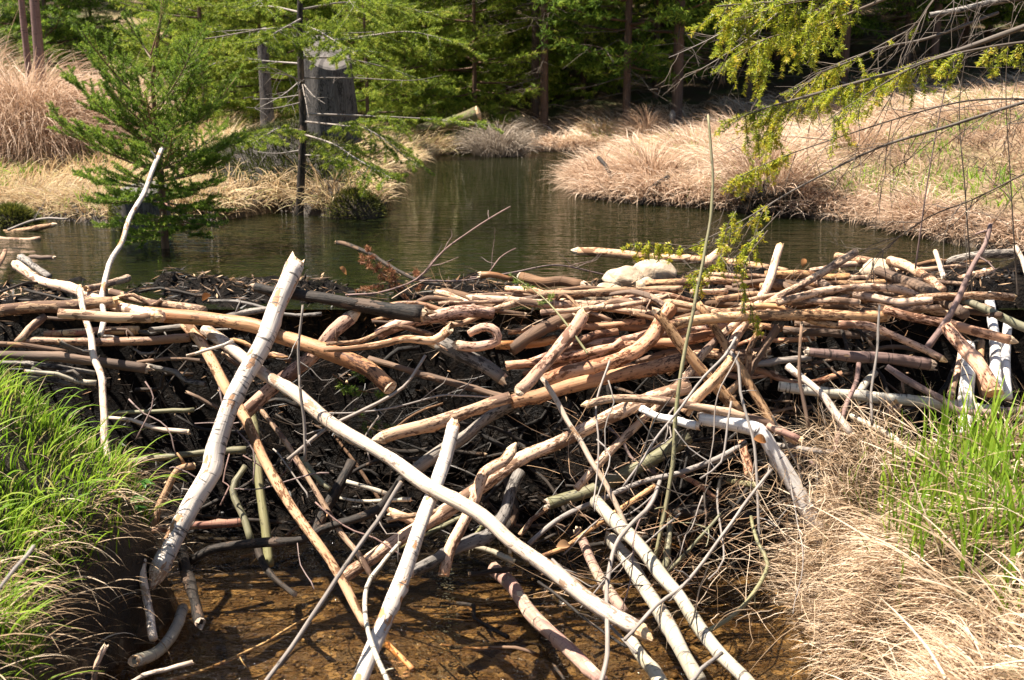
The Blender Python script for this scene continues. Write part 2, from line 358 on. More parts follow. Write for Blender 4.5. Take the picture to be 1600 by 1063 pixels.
# ------------------------------------------------------------------ sticks and logs
def catmull(pts, step):
    pts = [np.array(p, float) for p in pts]
    if len(pts) == 2: pts = [pts[0], (pts[0] + pts[1]) / 2, pts[1]]
    ext = [2 * pts[0] - pts[1]] + pts + [2 * pts[-1] - pts[-2]]
    out = []
    for i in range(1, len(ext) - 2):
        p0, p1, p2, p3 = ext[i - 1:i + 3]
        n = max(2, int(np.linalg.norm(p2 - p1) / step))
        for k in range(n):
            t = k / n
            out.append(.5 * ((2 * p1) + (-p0 + p2) * t + (2 * p0 - 5 * p1 + 4 * p2 - p3) * t * t + (-p0 + 3 * p1 - 3 * p2 + p3) * t ** 3))
    out.append(pts[-1]); return np.array(out)
def frames(c):
    T = np.gradient(c, axis=0); T /= np.linalg.norm(T, axis=1)[:, None] + 1e-9
    up = np.array([0, 0, 1.0]) if abs(T[0][2]) < .9 else np.array([1.0, 0, 0])
    U = np.zeros_like(T); U[0] = np.cross(T[0], up); U[0] /= np.linalg.norm(U[0])
    for i in range(1, len(c)):
        u = U[i - 1] - T[i] * np.dot(U[i - 1], T[i]); U[i] = u / (np.linalg.norm(u) + 1e-9)
    return T, U, np.cross(T, U)
def tube(c, r, ring, rnd, lump=.06, knots=0, cap=True):
    T, U, B = frames(c); n = len(c)
    s = np.concatenate([[0], np.cumsum(np.linalg.norm(np.diff(c, axis=0), axis=1))])
    th = np.arange(ring) * 2 * math.pi / ring
    S, TH = np.meshgrid(s, th, indexing='ij')
    k = np.ones((n, ring)); rm = float(np.mean(r))
    for f, a in ((2, .5), (3, .4), (1, .35)):
        k += lump * a * np.sin(f * TH + rnd.random() * 6 + 2.5 * np.sin(S / rm * .11 * f + rnd.random() * 6))
    k += lump * .7 * np.sin(S / rm * .35 + rnd.random() * 6) * np.sin(S / rm * .13 + rnd.random() * 6)
    for _ in range(knots):
        s0 = rnd.uniform(.08, .92) * s[-1]; t0 = rnd.random() * 6.28; a = rnd.uniform(.12, .34)
        dth = (TH - t0 + math.pi) % (2 * math.pi) - math.pi
        k += a * np.exp(-((S - s0) / (rm * .55)) ** 2 - (dth / .55) ** 2)
    RR = r[:, None] * k
    V = c[:, None, :] + RR[..., None] * (np.cos(TH)[..., None] * U[:, None, :] + np.sin(TH)[..., None] * B[:, None, :])
    off = rnd.random() * 40
    LC = np.stack([rm * np.cos(TH) + off, rm * np.sin(TH) + off * .7, S + off * 1.3], -1)
    i = (np.arange(n - 1)[:, None] * ring + np.arange(ring)[None, :]); j = (np.arange(n - 1)[:, None] * ring + (np.arange(ring)[None, :] + 1) % ring)
    F_ = np.stack([i, j, j + ring, i + ring], -1).reshape(-1, 4)
    V = V.reshape(-1, 3); LC = LC.reshape(-1, 3)
    F_ = [tuple(f) for f in F_]
    if cap:
        F_.append(tuple(range(ring))[::-1]); F_.append(tuple(range((n - 1) * ring, n * ring)))
    return V, F_, LC, (T, U, B, s)
def end_piece(kind, p, t, u, b, r, rnd, ring=11):
    """gnawed point ('p'), cut face ('c') or splintered break ('b') growing from p along t"""
    off = rnd.random() * 30; V = []; F_ = []; sk = rnd.random() * 6.28
    th = np.arange(ring) * 2 * math.pi / ring
    if kind == 'p':
        rows = [(-.05, 1.02, 0), (.35, .96, .02), (.9, .74, .10), (1.5, .46, .16), (2.0, .17, .20)]
    elif kind == 'c':
        rows = [(-.03, 1.015, 0), (.06, .97, 0), (.12, .66, .02), (.17, .3, .03)]
    else:
        rows = [(-.08, 1.01, 0), (.25, .98, 0)]
    ds = np.cos(sk) * u + np.sin(sk) * b
    tilt = rnd.uniform(.1, .45) if kind == 'c' else 0
    for q, (a, k, sh) in enumerate(rows):
        for i, x in enumerate(th):
            kk = k * (1 + (rnd.uniform(-.09, .09) if q and kind == 'p' else 0)); aa = a
            if q and kind == 'p': aa += rnd.uniform(-.09, .09)
            if kind == 'b' and q == 1: aa += rnd.choice((0, .2, .5, .9, 1.5)) * rnd.random(); kk *= rnd.uniform(.8, 1)
            aa += tilt * math.cos(x - sk) * (1 if q else 0)
            V.append(p + t * aa * r + r * kk * (math.cos(x) * u + math.sin(x) * b) + ds * sh * r)
    n = len(rows)
    for q in range(n - 1):
        for i in range(ring):
            j = (i + 1) % ring; F_.append((q * ring + i, q * ring + j, (q + 1) * ring + j, (q + 1) * ring + i))
    if kind == 'b':
        V.append(p - t * .5 * r); cidx = len(V) - 1
        for i in range(ring): F_.append(((n - 1) * ring + i, (n - 1) * ring + (i + 1) % ring, cidx))
    else: F_.append(tuple((n - 1) * ring + i for i in range(ring)))
    V = np.array(V)
    rel = V - p
    LC = np.stack([rel @ u + off, rel @ b + off, rel @ t + off], -1)
    return V, F_, LC
PART = {'p': 'gnawed_tip', 'c': 'cut_face', 'b': 'broken_end'}
def make_stick(name, mat, c, r, ends, seed, label, cat, group=None, tips=None, stubs=0, ring=None, lump=.06, knots=None, fine=False):
    rnd = random.Random(seed)
    L_ = float(np.sum(np.linalg.norm(np.diff(c, axis=0), axis=1))); rm = float(np.mean(r))
    ring = ring or (14 if rm > .022 else 10 if rm > .012 else 7)
    loc = c[len(c) // 2]
    V, F_, LC, (T, U, B, s) = tube(c, r, ring, rnd, lump, int(L_ / .09) if knots is None else knots)
    o = np_mesh(name, V, F_, W[mat], {'lc': LC}, True, None, loc)
    tag(o, label, cat, group)
    tips = tips or {}
    for e, q, sg in ((ends[0], 0, -1), (ends[1], -1, 1)):
        if e in PART:
            v, f, lc = end_piece(e, c[q], T[q] * sg, U[q], B[q] * sg, r[q], rnd)
            np_mesh(PART[e], v - loc, f, W[tips.get(q, 'gnawd' if mat in ('dark', 'drift', 'grey', 'olive', 'brown', 'purple') else 'gnaw')], {'lc': lc}, False, o)
    for _ in range(stubs):
        k = rnd.randint(1, len(c) - 2); a = rnd.random() * 6.28
        d = math.cos(a) * U[k] + math.sin(a) * B[k] + T[k] * rnd.uniform(-.2, .8); d /= np.linalg.norm(d)
        ll = rnd.uniform(.02, .05) + rm
        cc = np.array([c[k], c[k] + d * ll * .6, c[k] + d * ll + T[k] * .004])
        v, f, lc, _x = tube(cc, np.array([rm * .55, rm * .34, rm * .26]), 6, rnd, .1)
        np_mesh('branch_stub', v - loc, f, W[mat], {'lc': lc}, True, o)
    return o
def px_path(pts, d0, d1, wob, rnd, step=.022):
    pts = [tuple(map(float, p.split(','))) for p in pts.split()]
    arc = [0]
    for a, b in zip(pts, pts[1:]): arc.append(arc[-1] + math.hypot(b[0] - a[0], b[1] - a[1]))
    Y0 = d0 if abs(d0) > 2 else dam_depth(pts[0][1]) - d0
    Y1 = d1 if abs(d1) > 2 else dam_depth(pts[-1][1]) - d1
    out = []
    for (x, y), a in zip(pts, arc):
        f = a / arc[-1]; Y = 1 / ((1 - f) / Y0 + f / Y1)
        out.append(np.array(P(x, y, Y)))
    c = catmull(out, step)
    if wob and len(c) > 4:
        k = np.linspace(0, 1, len(c)); L_ = arc[-1]
        for ax in range(3):
            w = np.zeros(len(c))
            for h in (2, 4, 7, 11): w += math.sin(1) * np.sin(k * h * max(1, L_ / 260) * 2 + rnd.random() * 6) * rnd.uniform(.3, 1) / h
            c[:, ax] += w * wob * (.5 if ax == 1 else 1)
    return c, Y0, Y1
_seed = [100]
def S(name, mat, w0, w1, ends, d0, d1, pts, label, group=None, wob=None, stubs=0, cat=None, tips=None):
    _seed[0] += 1; rnd = random.Random(_seed[0])
    wm = (w0 + w1) / 2
    wob = (.0065 if wm > 9 else .008) if wob is None else wob
    c, Y0, Y1 = px_path(pts, d0, d1, wob, rnd, .024 if wm > 9 else .03)
    w0, w1 = w0 * .95, w1 * .95
    r = np.linspace(w0 * m_per_px(Y0), w1 * m_per_px(Y1), len(c)) / 2
    nst = stubs
    cat = cat or ('log' if name.endswith('log') else 'pole' if name.endswith('pole') else 'twig' if name.endswith('twig') else 'driftwood' if 'driftwood' in name else 'stick')
    o = make_stick(name, mat, c, r, ends, _seed[0], label, cat, group, tips, stubs, lump=.08 if mat not in ('drift', 'dark', 'brown') else .14)
    if 'twig' in name and len(c) > 8 and not group or name in ('dark_branch', 'long_twig'):
        for _ in range(3 if wm < 6 else 2):             # finer twigs forking off
            k = rnd.randint(len(c) // 4, len(c) - 3); t = c[k + 1] - c[k]; t /= np.linalg.norm(t) + 1e-9
            sd_ = np.array([rnd.gauss(0, .6), rnd.gauss(0, .4), rnd.gauss(.2, .6)]); d = t * .9 + sd_; d /= np.linalg.norm(d); l = rnd.uniform(.05, .16)
            cc = catmull([c[k], c[k] + d * l * .4, c[k] + d * l * .7 + t * .012, c[k] + d * l + np.array([rnd.gauss(0, .01), 0, .012])], .02)
            v, f, lc, _x = tube(cc, np.linspace(max(.0011, r[k] * .5), .0008, len(cc)), 5, rnd, .1, 0, False)
            np_mesh('side_twig', v - np.array(o.location), np.array(f), W[mat], {'lc': lc}, True, o)
    return o
GL, PP, PS, BL = 'gnawed_log', 'peeled_pole', 'peeled_stick', 'bark_log'
LOGS = [
# --- west half of the crest
(GL,'pale',15,20,'bn',.22,.24,'26,415 64,439 112,450 153,468 192,482 250,494','pale forked-ended log sloping off the pool bank and ending on the wet orange log'),
(GL,'orange',22,27,'cc',.16,.30,'225,490 288,497 339,501 400,509 441,525 480,537 537,559 579,580 608,606','long wet orange log running behind the upright birch trunk, paler at its lower end'),
(GL,'tan',20,19,'nb',.12,.17,'-30,492 0,487 40,481 96,479 144,474 178,473','smooth tan log entering at the pond side just under the pale sloping log'),
(GL,'pale',16,18,'np',.30,.26,'92,490 130,492 160,495 238,496','short pale log with a gnawed tip lying over the start of the orange log'),
(PP,'orange',12,15,'nn',.10,.12,'33,533 96,533 192,533 297,529','straight slim pole, tan with darker end, lying level under the orange log'),
(BL,'brown',15,17,'nb',.20,.10,'-20,557 80,556 144,564 227,577','grey-brown log pointing out of the grass bank into the dark hollow'),
(PS,'tan',13,12,'nn',.12,.10,'26,535 46,514 72,494','yellow-brown stick leaning steeply between two level logs by the grass bank'),
(PS,'tan',10,12,'bp',.25,.10,'134,451 165,446 200,434','short pointed stick lying at the water edge behind the two white wands'),
(PS,'tan',12,15,'bn',.05,.1,'174,457 224,470 270,478 320,486','yellowish stick half sunk in wet litter at the lip of the dam'),
(PP,'pale',19,15,'nn',.10,.14,'291,507 313,533 329,562 352,604 384,655 413,720 448,781 523,888 571,980','slender pale pole dropping from the orange log past the birch trunk into the stream'),
(PP,'white',20,29,'np',.12,.50,'322,514 352,537 410,583 464,617 512,658 576,695 615,720 658,753 690,772 755,807 800,848 865,894 929,943 1000,984','very long peeled pole slanting across the whole dam, brightest and thickest at its low end'),
('birch_log','birch',29,34,'bp',3.55,2.86,'461,414 448,448 435,476 410,540 361,629 336,700 329,736 300,788 271,846 249,892','thick birch trunk with torn orange bark standing steeply, its gnawed foot pointing down'),
(GL,'pink',22,26,'pn',.24,.17,'548,496 521,517 490,553 448,588 406,625 380,650','stout peeled log with a gnawed upper point crossing behind the birch trunk'),
('bleached_wand','birch',7,10,'bn',5.0,3.45,'253,232 241,258 224,303 203,340 190,380 173,409 160,463 163,495 156,526','crooked bleached wand standing up against the small spruce'),
('bleached_wand','white',10,14,'bn',.42,.30,'125,450 131,489 142,524 147,559 157,588 160,617 163,652 163,687 170,725 177,762','thin white wand running down from the crest into the green grass'),
('bleached_wand','white',13,15,'nn',.30,.12,'203,826 222,866 222,900 229,939 240,998','pale bent stick rising out of the stream beside the grassy bank'),
(PS,'olive',6,8,'nn',.05,.05,'160,646 225,645 304,639','thin level twig crossing the dark hollow above a white broken twig',),
(PS,'white',6,9,'nb',.06,.08,'170,653 205,657 240,668 293,675','short white twig with a broken tip in the dark hollow'),
(PS,'drift',8,9,'bn',.10,.05,'35,590 70,594 96,597 118,600','grey broken stick poking from the grass bank below the grey-brown log'),
(PS,'alder',8,10,'bn',.12,.05,'40,581 90,585 120,595 150,598','pale grey knotty stick lying just over the grey broken stick'),
(PS,'drift',7,8,'bn',.2,.1,'92,534 115,545 144,553','short twisted grey stick across the slim pale and orange pole'),
(PS,'brown',9,9,'nn',.18,.12,'-10,537 40,541 102,549','knobbly brown stick under the slim pole at the grass end'),
(PS,'red',11,13,'nn',.05,.05,'70,522 130,518 217,516','red-brown stick in shade between the tan log and the slim pole'),
('twig','white',5,6,'nc',.33,.35,'291,557 320,549 365,532','small cut twig lying askew over the top of the slender pale pole'),
(BL,'drift',12,9,'bn',.18,.08,'34,402 52,416 77,432','blackened broken root end lying over the pale sloping log'),
(PS,'orange',10,7,'bn',.2,.1,'-6,418 2,408 8,392','split orange chip of wood at the very edge of the pool'),
(BL,'olive',11,13,'nn',.02,.0,'200,722 310,708 385,704','olive log lying level behind the middle of the birch trunk'),
(PS,'drift',10,9,'nn',.04,.02,'0,566 60,570 150,585','weathered stick sunk in mud under the grey-brown log'),
# --- floating and lying wood at the pool
('floating_log','tan',10,8,'np',6.1,6.0,'-10,364 30,361 82,353','brown stick floating near the dry grass shore'),
('floating_log','pale',9,7,'nn',5.75,5.7,'-10,374 30,375 62,373','pale flat stick floating in front of the brown floating stick'),
('floating_log','brown',7,7,'nb',4.9,4.85,'45,402 85,403','small brown stick afloat in glittering water near the dam'),
('drowned_twig','grey',4,3,'nn',5.9,5.8,'12,358 45,347 70,342 105,343','dark thin twig arching over the pool by the floating sticks'),
# --- middle of the crest
(BL,'dark',15,27,'bb',.56,.30,'399,449 438,458 505,466 573,478 624,486 660,491','dark rotten log lying across the birch trunk and thickening away from it'),
(PP,'pale',14,14,'bn',.20,.22,'738,467 800,470 880,475 960,475 1034,467','long clean tan pole lying level on top of the crest under the stones'),
(GL,'pink',20,20,'nn',.20,.14,'590,525 611,513 640,504 681,494 720,486 770,488','stout pinkish log rising gently above the splintered stick'),
(PS,'tan',7,9,'nn',.36,.24,'510,537 560,534 579,528 617,511 649,518 678,527','thin crooked stick curving over the splintered stick'),
('splintered_stick','pale',8,16,'nb',.40,.36,'505,546 540,546 592,540 630,531 678,532 700,517','peeled stick with one end torn into long splinters'),
(GL,'pink',17,13,'bn',.34,.34,'716,540 735,543 755,541 776,533 774,517 760,511 746,514 734,521','pinkish log whose end curls back on itself like a hook'),
(GL,'orange',14,15,'nn',.22,.14,'776,541 800,539 840,536 870,530','orange log running on from behind the hooked log'),
('driftwood','drift',24,21,'bb',.30,.26,'683,534 720,552 752,570 784,593','cracked grey lump of driftwood sloping beneath the hooked log'),
(GL,'tan',22,20,'pn',.26,.26,'600,684 624,675 688,658 739,641 797,622','tan log with a gnawed point and strips of brown bark, resting on a grey fork'),
('forked_driftwood','drift',19,22,'nn',.18,.10,'800,634 775,645 752,661 720,686 672,716 640,740','dark grey branch hidden behind the tan log and the speckled upright log'),
(GL,'birch',23,31,'bn',.44,.22,'709,665 700,700 690,730 668,791 645,855 623,920 594,988 568,1052 553,1085','tall speckled upright log standing in the stream and crossing over the long pole'),
('crooked_twig','grey',5,7,'nn',.32,.30,'665,556 650,580 630,606 592,629 537,655 496,680 448,719','long grey twig sloping across dark shade under the orange log'),
('standing_twig','grey',4,6,'bn',.60,.36,'475,479 470,510 466,545 467,604 475,668 476,722','thin grey shoot standing straight up in front of the stout pink log'),
(PS,'tan',9,11,'nn',.18,.14,'404,636 432,674 461,716 500,778 535,833 561,865 583,905','slim tan stick slipping down from behind the birch trunk beside the slender pole'),
(BL,'olive',14,17,'nn',.04,.06,'392,640 400,677 404,740 412,800 420,885','olive-brown pole standing almost upright in the shade behind the slender pole'),
(PS,'brown',11,12,'nn',.10,.14,'575,561 620,574 665,587 720,602 795,622','brown bark stick running down in shade to the end of the tan log'),
('twig','grey',3,3,'nn',.24,.22,'500,648 560,644 610,637 684,618 716,619 795,622','hair-thin pale twig bowing across the black gap below the driftwood'),
('dark_branch','dark',7,6,'bn',4.5,3.95,'527,378 545,382 579,398 617,421 656,440 704,448','dark broken branch sloping into the dam in front of a dead brown spruce twig'),
('bare_twig','purple',4,2.5,'nn',3.9,4.1,'541,463 592,459 637,444 662,427 694,391 725,368 762,342 797,322','bare grey twig reaching high over the pool above the dam'),
('bare_twig','purple',3.5,2.5,'nn',3.95,4.3,'656,440 720,438 800,426 864,415 910,422 960,432','bare grey twig lying flat over the water toward the stones'),
('bare_twig','purple',2.5,2,'nn',4.0,4.3,'735,433 762,428 780,405 806,388','short bare twig rising beside the rotten brown log'),
('rotten_log','brown',15,17,'bb',.28,.28,'812,433 850,441 880,438 912,446','fibrous rotten brown log on the crest beside the stones'),
(PS,'orange',11,8,'bn',.34,.22,'752,430 778,431 805,437','bright orange chip of wood beside the rotten brown log'),
(PS,'brown',12,15,'nn',.16,.06,'690,455 720,461 760,478 790,483','brown stick sunk among litter just under the long clean pole'),
(PS,'pale',9,9,'bn',.22,.12,'683,458 705,462 740,478','pale peg sticking up beside the litter on the crest'),
# --- centre, under the stones
(GL,'pale',14,13,'pn',4.75,4.35,'905,393 944,394 1005,401 1056,404 1120,408 1200,420','pale log reaching out over the pool beyond the stones, chewed at its tip'),
(PP,'tan',13,13,'nn',.30,.24,'840,461 928,457 992,455 1065,452','straight tan pole tucked directly beneath the stones'),
(PS,'tan',13,12,'nn',.30,.26,'1008,444 1072,441 1120,438 1193,447','grey-tan stick butting against the big rounded stone'),
(PS,'tan',10,9,'nb',.22,.30,'845,487 944,482 1000,474 1043,464','thin split stick under the long clean pole'),
(GL,'pink',22,25,'nn',.32,.26,'850,594 880,583 912,575 979,557 1014,532 1033,505 1051,480','stout curved pinkish log bending upward like a boomerang'),
(GL,'orange',23,26,'nn',.24,.17,'800,628 840,620 880,607 960,588 1020,575 1068,562','thick orange-brown log with dark gnaw marks right below the curved log'),
(GL,'pink',15,16,'nn',.12,.12,'790,571 840,566 880,559 944,546 1000,538 1056,534 1122,521','slim pinkish log in the shade behind the curved log'),
(GL,'pink',20,22,'cb',.46,.30,'812,610 828,595 842,578 874,543 896,517 910,494','pinkish log leaning steeply with a red-brown cut foot and frayed top'),
(GL,'brown',21,18,'nn',.20,.14,'798,548 832,524 860,508 892,493','brown bark log behind the leaning log with the frayed top'),
(PS,'orange',14,13,'nn',.10,.08,'896,536 930,524 966,519','short orange log in shadow beside the leaning log'),
(GL,'brown',18,20,'nn',.06,.06,'940,510 980,508 1020,512','dark orange-brown log deep under the crest behind the curved log'),
(PP,'tan',15,21,'bn',.42,.24,'1025,488 1040,508 1056,530 1088,569 1120,604 1156,644','tan pole with a chewed top passing down behind the crossing pale poles'),
(PP,'tan',13,17,'nn',.30,.14,'1091,474 1110,500 1129,530 1161,585 1200,652 1215,680','slim tan pole leaning the other way beneath the grey standing sapling stick'),
(PP,'tan',13,14,'cn',3.85,3.12,'1338,394 1296,419 1248,447 1200,475 1152,505 1104,546 1075,585 1040,623 992,668 937,722 900,765','long slim pole climbing from the dark tangle past the crest, pointing at the pool'),
(PP,'pale',13,17,'bn',3.92,3.40,'1218,387 1209,415 1200,444 1193,459 1177,486 1149,530 1137,562','pale pole sticking up over the crest with a small side knob'),
(GL,'pale',20,19,'cn',.44,.34,'1143,564 1120,592 1088,624 1070,645','short pale log with a clean cut top facing the sun'),
(GL,'tan',13,16,'pn',.40,.30,'920,632 960,624 1024,626 1088,636 1152,649 1205,664 1245,688','slightly bowed tan log lying level with a chewed point and splintered far end'),
(GL,'pale',23,24,'nn',.27,.10,'1078,605 1040,615 992,633 944,655 880,687 816,716 755,759 700,797 645,830 594,862 530,906','long stout peeled log sweeping down behind the speckled upright log'),
('birch_log','birchw',22,34,'cn',.34,.16,'1092,653 1130,659 1184,674 1203,700 1230,742 1262,795 1312,872','bright white birch log with a sharp bend ending in the dry grass bank'),
('birch_log','birchw',12,15,'nb',.28,.34,'1002,637 1024,649 1060,659 1090,666','short broken white birch stick under the bowed tan log'),
('crooked_stick','white',9,10,'bn',.36,.30,'848,590 861,612 886,660 906,690 922,719 945,755 968,797 977,820 994,843','crooked pale stick running from the orange-brown log down onto the grey alder log'),
('standing_sapling','olive',4,8.5,'bn',3.30,2.96,'1107,180 1112,241 1112,320 1101,395 1088,463 1075,530 1064,588 1056,645 1051,719 1040,794 1023,875','tall thin grey sapling stem standing up in front of the dam and the pool'),
('dark_branch','grey',5,4,'nn',.55,.40,'1149,527 1133,556 1097,591 1065,636 1024,687 1005,720 975,760','thin dark branch lying against the standing sapling stem'),
('crooked_twig','grey',5,5,'nn',.52,.42,'1141,549 1155,572 1158,612 1168,652 1179,700 1182,752 1187,850','crooked grey twig hanging down from the cut pale log'),
(PS,'tan',9,14,'nn',.22,.14,'1190,508 1172,545 1168,583 1152,602 1130,622','forked tan stick crossing behind the slim leaning pole'),
(PS,'brown',14,14,'nn',.18,.12,'1214,510 1195,540 1172,580 1150,605','brown stick parallel with the forked tan stick'),
# --- east half of the crest
(GL,'tan',17,19,'nb',.26,.26,'1046,510 1104,499 1200,493 1264,492 1328,493 1384,493','big level tan log along the crest with one round knot in its side'),
(GL,'pink',15,16,'np',.30,.30,'1382,483 1424,495 1472,505 1520,517 1558,527 1577,531','pinkish log sloping gently off the end of the big level log with a chewed point'),
(GL,'pink',13,12,'np',.36,.40,'1310,507 1340,508 1369,512 1411,530 1449,549 1470,561','smooth pale log bending down to a sharp gnawed tip over the black gap'),
(BL,'purple',16,20,'bb',.30,.26,'1261,549 1328,556 1392,562 1453,570','purple-brown bark log hanging level under the gnawed sharp tip'),
(PS,'pale',12,14,'nb',.42,.34,'1433,466 1488,463 1536,463 1580,465','pale stick on top of the pile with a small fork at its end'),
(PP,'olive',12,16,'nn',.34,.30,'1500,468 1552,488 1600,510 1650,532','olive-tan pole running off the end of the pile toward the edge of the view'),
(GL,'pale',17,15,'cn',.44,.34,'1391,408 1417,418 1449,435 1474,452','pale log with a fresh cut face atop the pile by the rounded stone'),
(BL,'brown',17,20,'bn',.46,.30,'1374,424 1408,438 1449,455 1505,490','rotten red-brown bark log lying obliquely over the pale pile'),
(GL,'tan',16,14,'nn',.30,.26,'1195,432 1248,429 1296,434 1328,433','tan log lying level behind the crossing slim poles'),
(PS,'tan',13,11,'nn',.30,.28,'1190,450 1248,447 1300,444 1344,444 1390,441','level tan stick in the second row of the pile'),
(PS,'pale',12,13,'nn',.36,.32,'1215,474 1250,463 1302,453 1360,449 1408,453 1432,463','bowed pale stick arching over the middle of the pile'),
(PS,'pale',11,13,'nc',.34,.34,'1225,472 1296,471 1341,474','short pale stick with a cut end just above the big level log'),
(GL,'pale',14,12,'nn',.40,.40,'1335,459 1370,466 1405,473 1456,470','pale stick with a broad flat chewed side above the sloping pinkish log'),
('stub_log','pale',13,15,'nc',.36,.50,'1270,434 1285,443 1299,454','stubby pale log end turned toward the viewer in the middle of the pile'),
(PS,'tan',8,7,'nn',.34,.32,'1437,421 1480,418 1520,414','thin level stick on the highest part of the pile'),
(PS,'tan',8,8,'nn',.36,.34,'1424,437 1460,439 1506,445','thin tan stick passing under the brown-red branch'),
('upright_stick','white',8,9,'bn',4.25,4.05,'1462,394 1470,421 1481,458','short whitish stick standing upright out of the pile'),
('dark_branch','purple',7,12,'nn',3.55,3.30,'1548,350 1539,380 1520,412 1500,460 1481,498 1449,545','reddish dark branch leaning over the pile toward the bank'),
(GL,'pink',21,27,'nc',.36,.46,'1480,512 1504,541 1529,572 1553,612','broad pale log sloping steeply down from the pile, its cut end lowest'),
('birch_log','birchw',22,28,'nn',.22,.34,'1512,540 1512,570 1510,604 1510,658 1506,700','thick white birch stem standing upright behind the grass'),
('birch_log','birchw',13,20,'nc',.20,.40,'1538,425 1545,460 1550,495 1556,540 1555,578 1560,615','slim birch stem with dark rings beside the broad sloping log'),
('birch_log','birchw',14,17,'nn',.18,.26,'1575,505 1573,545 1571,580 1574,622','knobbly birch stem outermost beside the black water'),
(PS,'pale',10,13,'nn',.16,.30,'1504,540 1496,575 1487,620','thin pale stem standing just before the thick white birch stem'),
(PS,'tan',11,12,'nn',.12,.26,'1534,535 1531,575 1536,622','brownish stem between two birch stems'),
(PP,'alder',17,21,'nn',.20,.30,'1215,603 1296,613 1392,623 1488,634 1560,645 1640,656','long grey-green pole lying level just above the grass bank'),
(PP,'purple',11,14,'nn',.32,.42,'1385,572 1424,597 1472,624 1494,641 1540,645 1600,642 1640,645','sinuous purple-brown branch running over the grey-green pole'),
(PS,'white',12,14,'nb',.34,.40,'1230,573 1280,613 1312,652 1330,677','bright white stick slanting down to the top of the grass bank'),
('upright_stick','brown',5,7,'bn',.50,.42,'1253,508 1250,559 1254,617 1262,670','thin brown stick standing upright before the black gap'),
('upright_stick','grey',4,5,'bn',.52,.42,'1373,479 1371,559 1363,610 1363,664','thin grey stick standing upright in front of the purple-brown log'),
(PS,'purple',8,9,'nn',.30,.34,'1341,569 1337,597 1325,626 1312,668 1305,705','wavy purple stick standing in the gap under the purple-brown log'),
(PS,'alder',9,13,'nn',.26,.42,'1328,649 1360,665 1398,687 1428,712','olive-pale stick dipping into the dry grass'),
(PS,'grey',11,12,'nn',.14,.16,'1175,570 1215,565 1268,558','grey stick lying level beside the end of the purple-brown log'),
('splintered_stick','red',11,13,'nb',.36,.38,'1200,664 1225,676 1250,688','brown splintered stick end near the bend of the white birch'),
(PS,'grey',9,10,'nn',.24,.36,'1200,690 1216,695 1260,702 1302,709','dull grey stick behind the bent white birch log'),
('dark_branch','dark',6,6,'nn',.16,.20,'1310,503 1325,546 1330,560','short blackish twig dropping from the big level log'),
('dark_branch','dark',6,6,'nn',.16,.16,'1326,513 1345,520 1368,550','blackish branch slanting under the gnawed sharp tip'),
('stub_log','purple',16,18,'nb',.12,.30,'1376,668 1388,650 1399,635','dark purple stub jutting up before the grass bank'),
(PS,'alder',12,13,'nn',.08,.18,'1365,583 1355,596 1344,612','short grey birch piece in shade over the grey-green pole'),
(GL,'brown',13,15,'nn',.12,.16,'1224,517 1300,520 1392,525','brown log in the shade straight under the big level log'),
(GL,'brown',15,14,'nn',.06,.10,'1240,506 1300,509 1380,519','second brown log wedged under the big level log'),
(PS,'drift',13,14,'nn',4.3,4.2,'1470,416 1500,404 1530,398 1590,394','weathered brown log heaped at the far corner of the pile'),
('upright_stick','white',8,9,'nn',4.2,4.0,'1588,386 1597,405 1606,432','pale slanting stick at the very edge of the pile'),
('stub_log','pale',17,18,'cn',4.25,4.1,'1133,391 1120,400 1104,412','short fat log end rising behind the standing sapling stem'),
(PS,'pale',9,9,'nn',.34,.32,'1105,431 1150,431 1202,433','pale stick level with the fat log end'),
(PS,'tan',10,9,'nn',4.5,4.3,'1145,411 1180,416 1230,424','grey-tan stick lying in shallow water behind the pile'),
(PS,'tan',9,10,'nn',.34,.30,'1080,457 1110,456 1135,455','pale peg under the hanging green spruce twigs'),
(PS,'tan',12,11,'nn',.20,.16,'1036,470 1075,478 1135,490','tan stick running under the big level log from the long clean pole'),
# --- foot of the dam and the stream
(GL,'pale',19,20,'pc',.30,.28,'800,707 787,722 757,738 740,778 723,817 703,859 692,900','crooked peeled log with a gnawed top and a cut foot near the water'),
('rotten_log','drift',20,22,'bn',.34,.14,'640,894 684,872 729,849 765,836 788,804 800,764 812,738','cracked rotten branch curving up behind the long peeled pole'),
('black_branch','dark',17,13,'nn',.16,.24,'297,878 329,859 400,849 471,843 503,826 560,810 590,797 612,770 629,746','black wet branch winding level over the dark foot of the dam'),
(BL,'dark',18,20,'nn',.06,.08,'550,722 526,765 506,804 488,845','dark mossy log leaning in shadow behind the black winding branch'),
(PS,'olive',9,10,'nn',.06,.10,'470,715 490,740 515,765','olive stick crossing the dark mossy log'),
('bare_pole','grey',7,9,'bn',.75,.35,'628,753 600,800 566,848 535,891 481,972 416,1063 400,1085','grey bare pole held in front of everything, rising from the bottom of the stream'),
('crooked_stick','alder',7,10,'bn',.46,.36,'626,849 606,872 596,886 574,917 573,972 584,1017 603,1066','crooked grey-white stick bending down over the end of the slender pole'),
(PS,'tan',9,9,'bn',.22,.18,'606,814 658,804 706,795 720,792','short bark-spotted stick resting under the speckled upright log'),
('splintered_stick','pale',15,17,'bb',.14,.12,'611,800 634,810 655,820','broken stubby pale chunk beside the bark-spotted stick'),
(PS,'alder',7,9,'nn',.10,.08,'542,752 575,762 608,774','pale grey twig in the dark behind the grey bare pole'),
(PS,'alder',5,8,'nb',.12,.14,'532,778 580,783 640,781','slim broken twig just above the black winding branch'),
(BL,'dark',12,10,'nc',.10,.16,'402,858 410,880 429,904 461,928','dark stick curving into the stream with a pale cut end'),
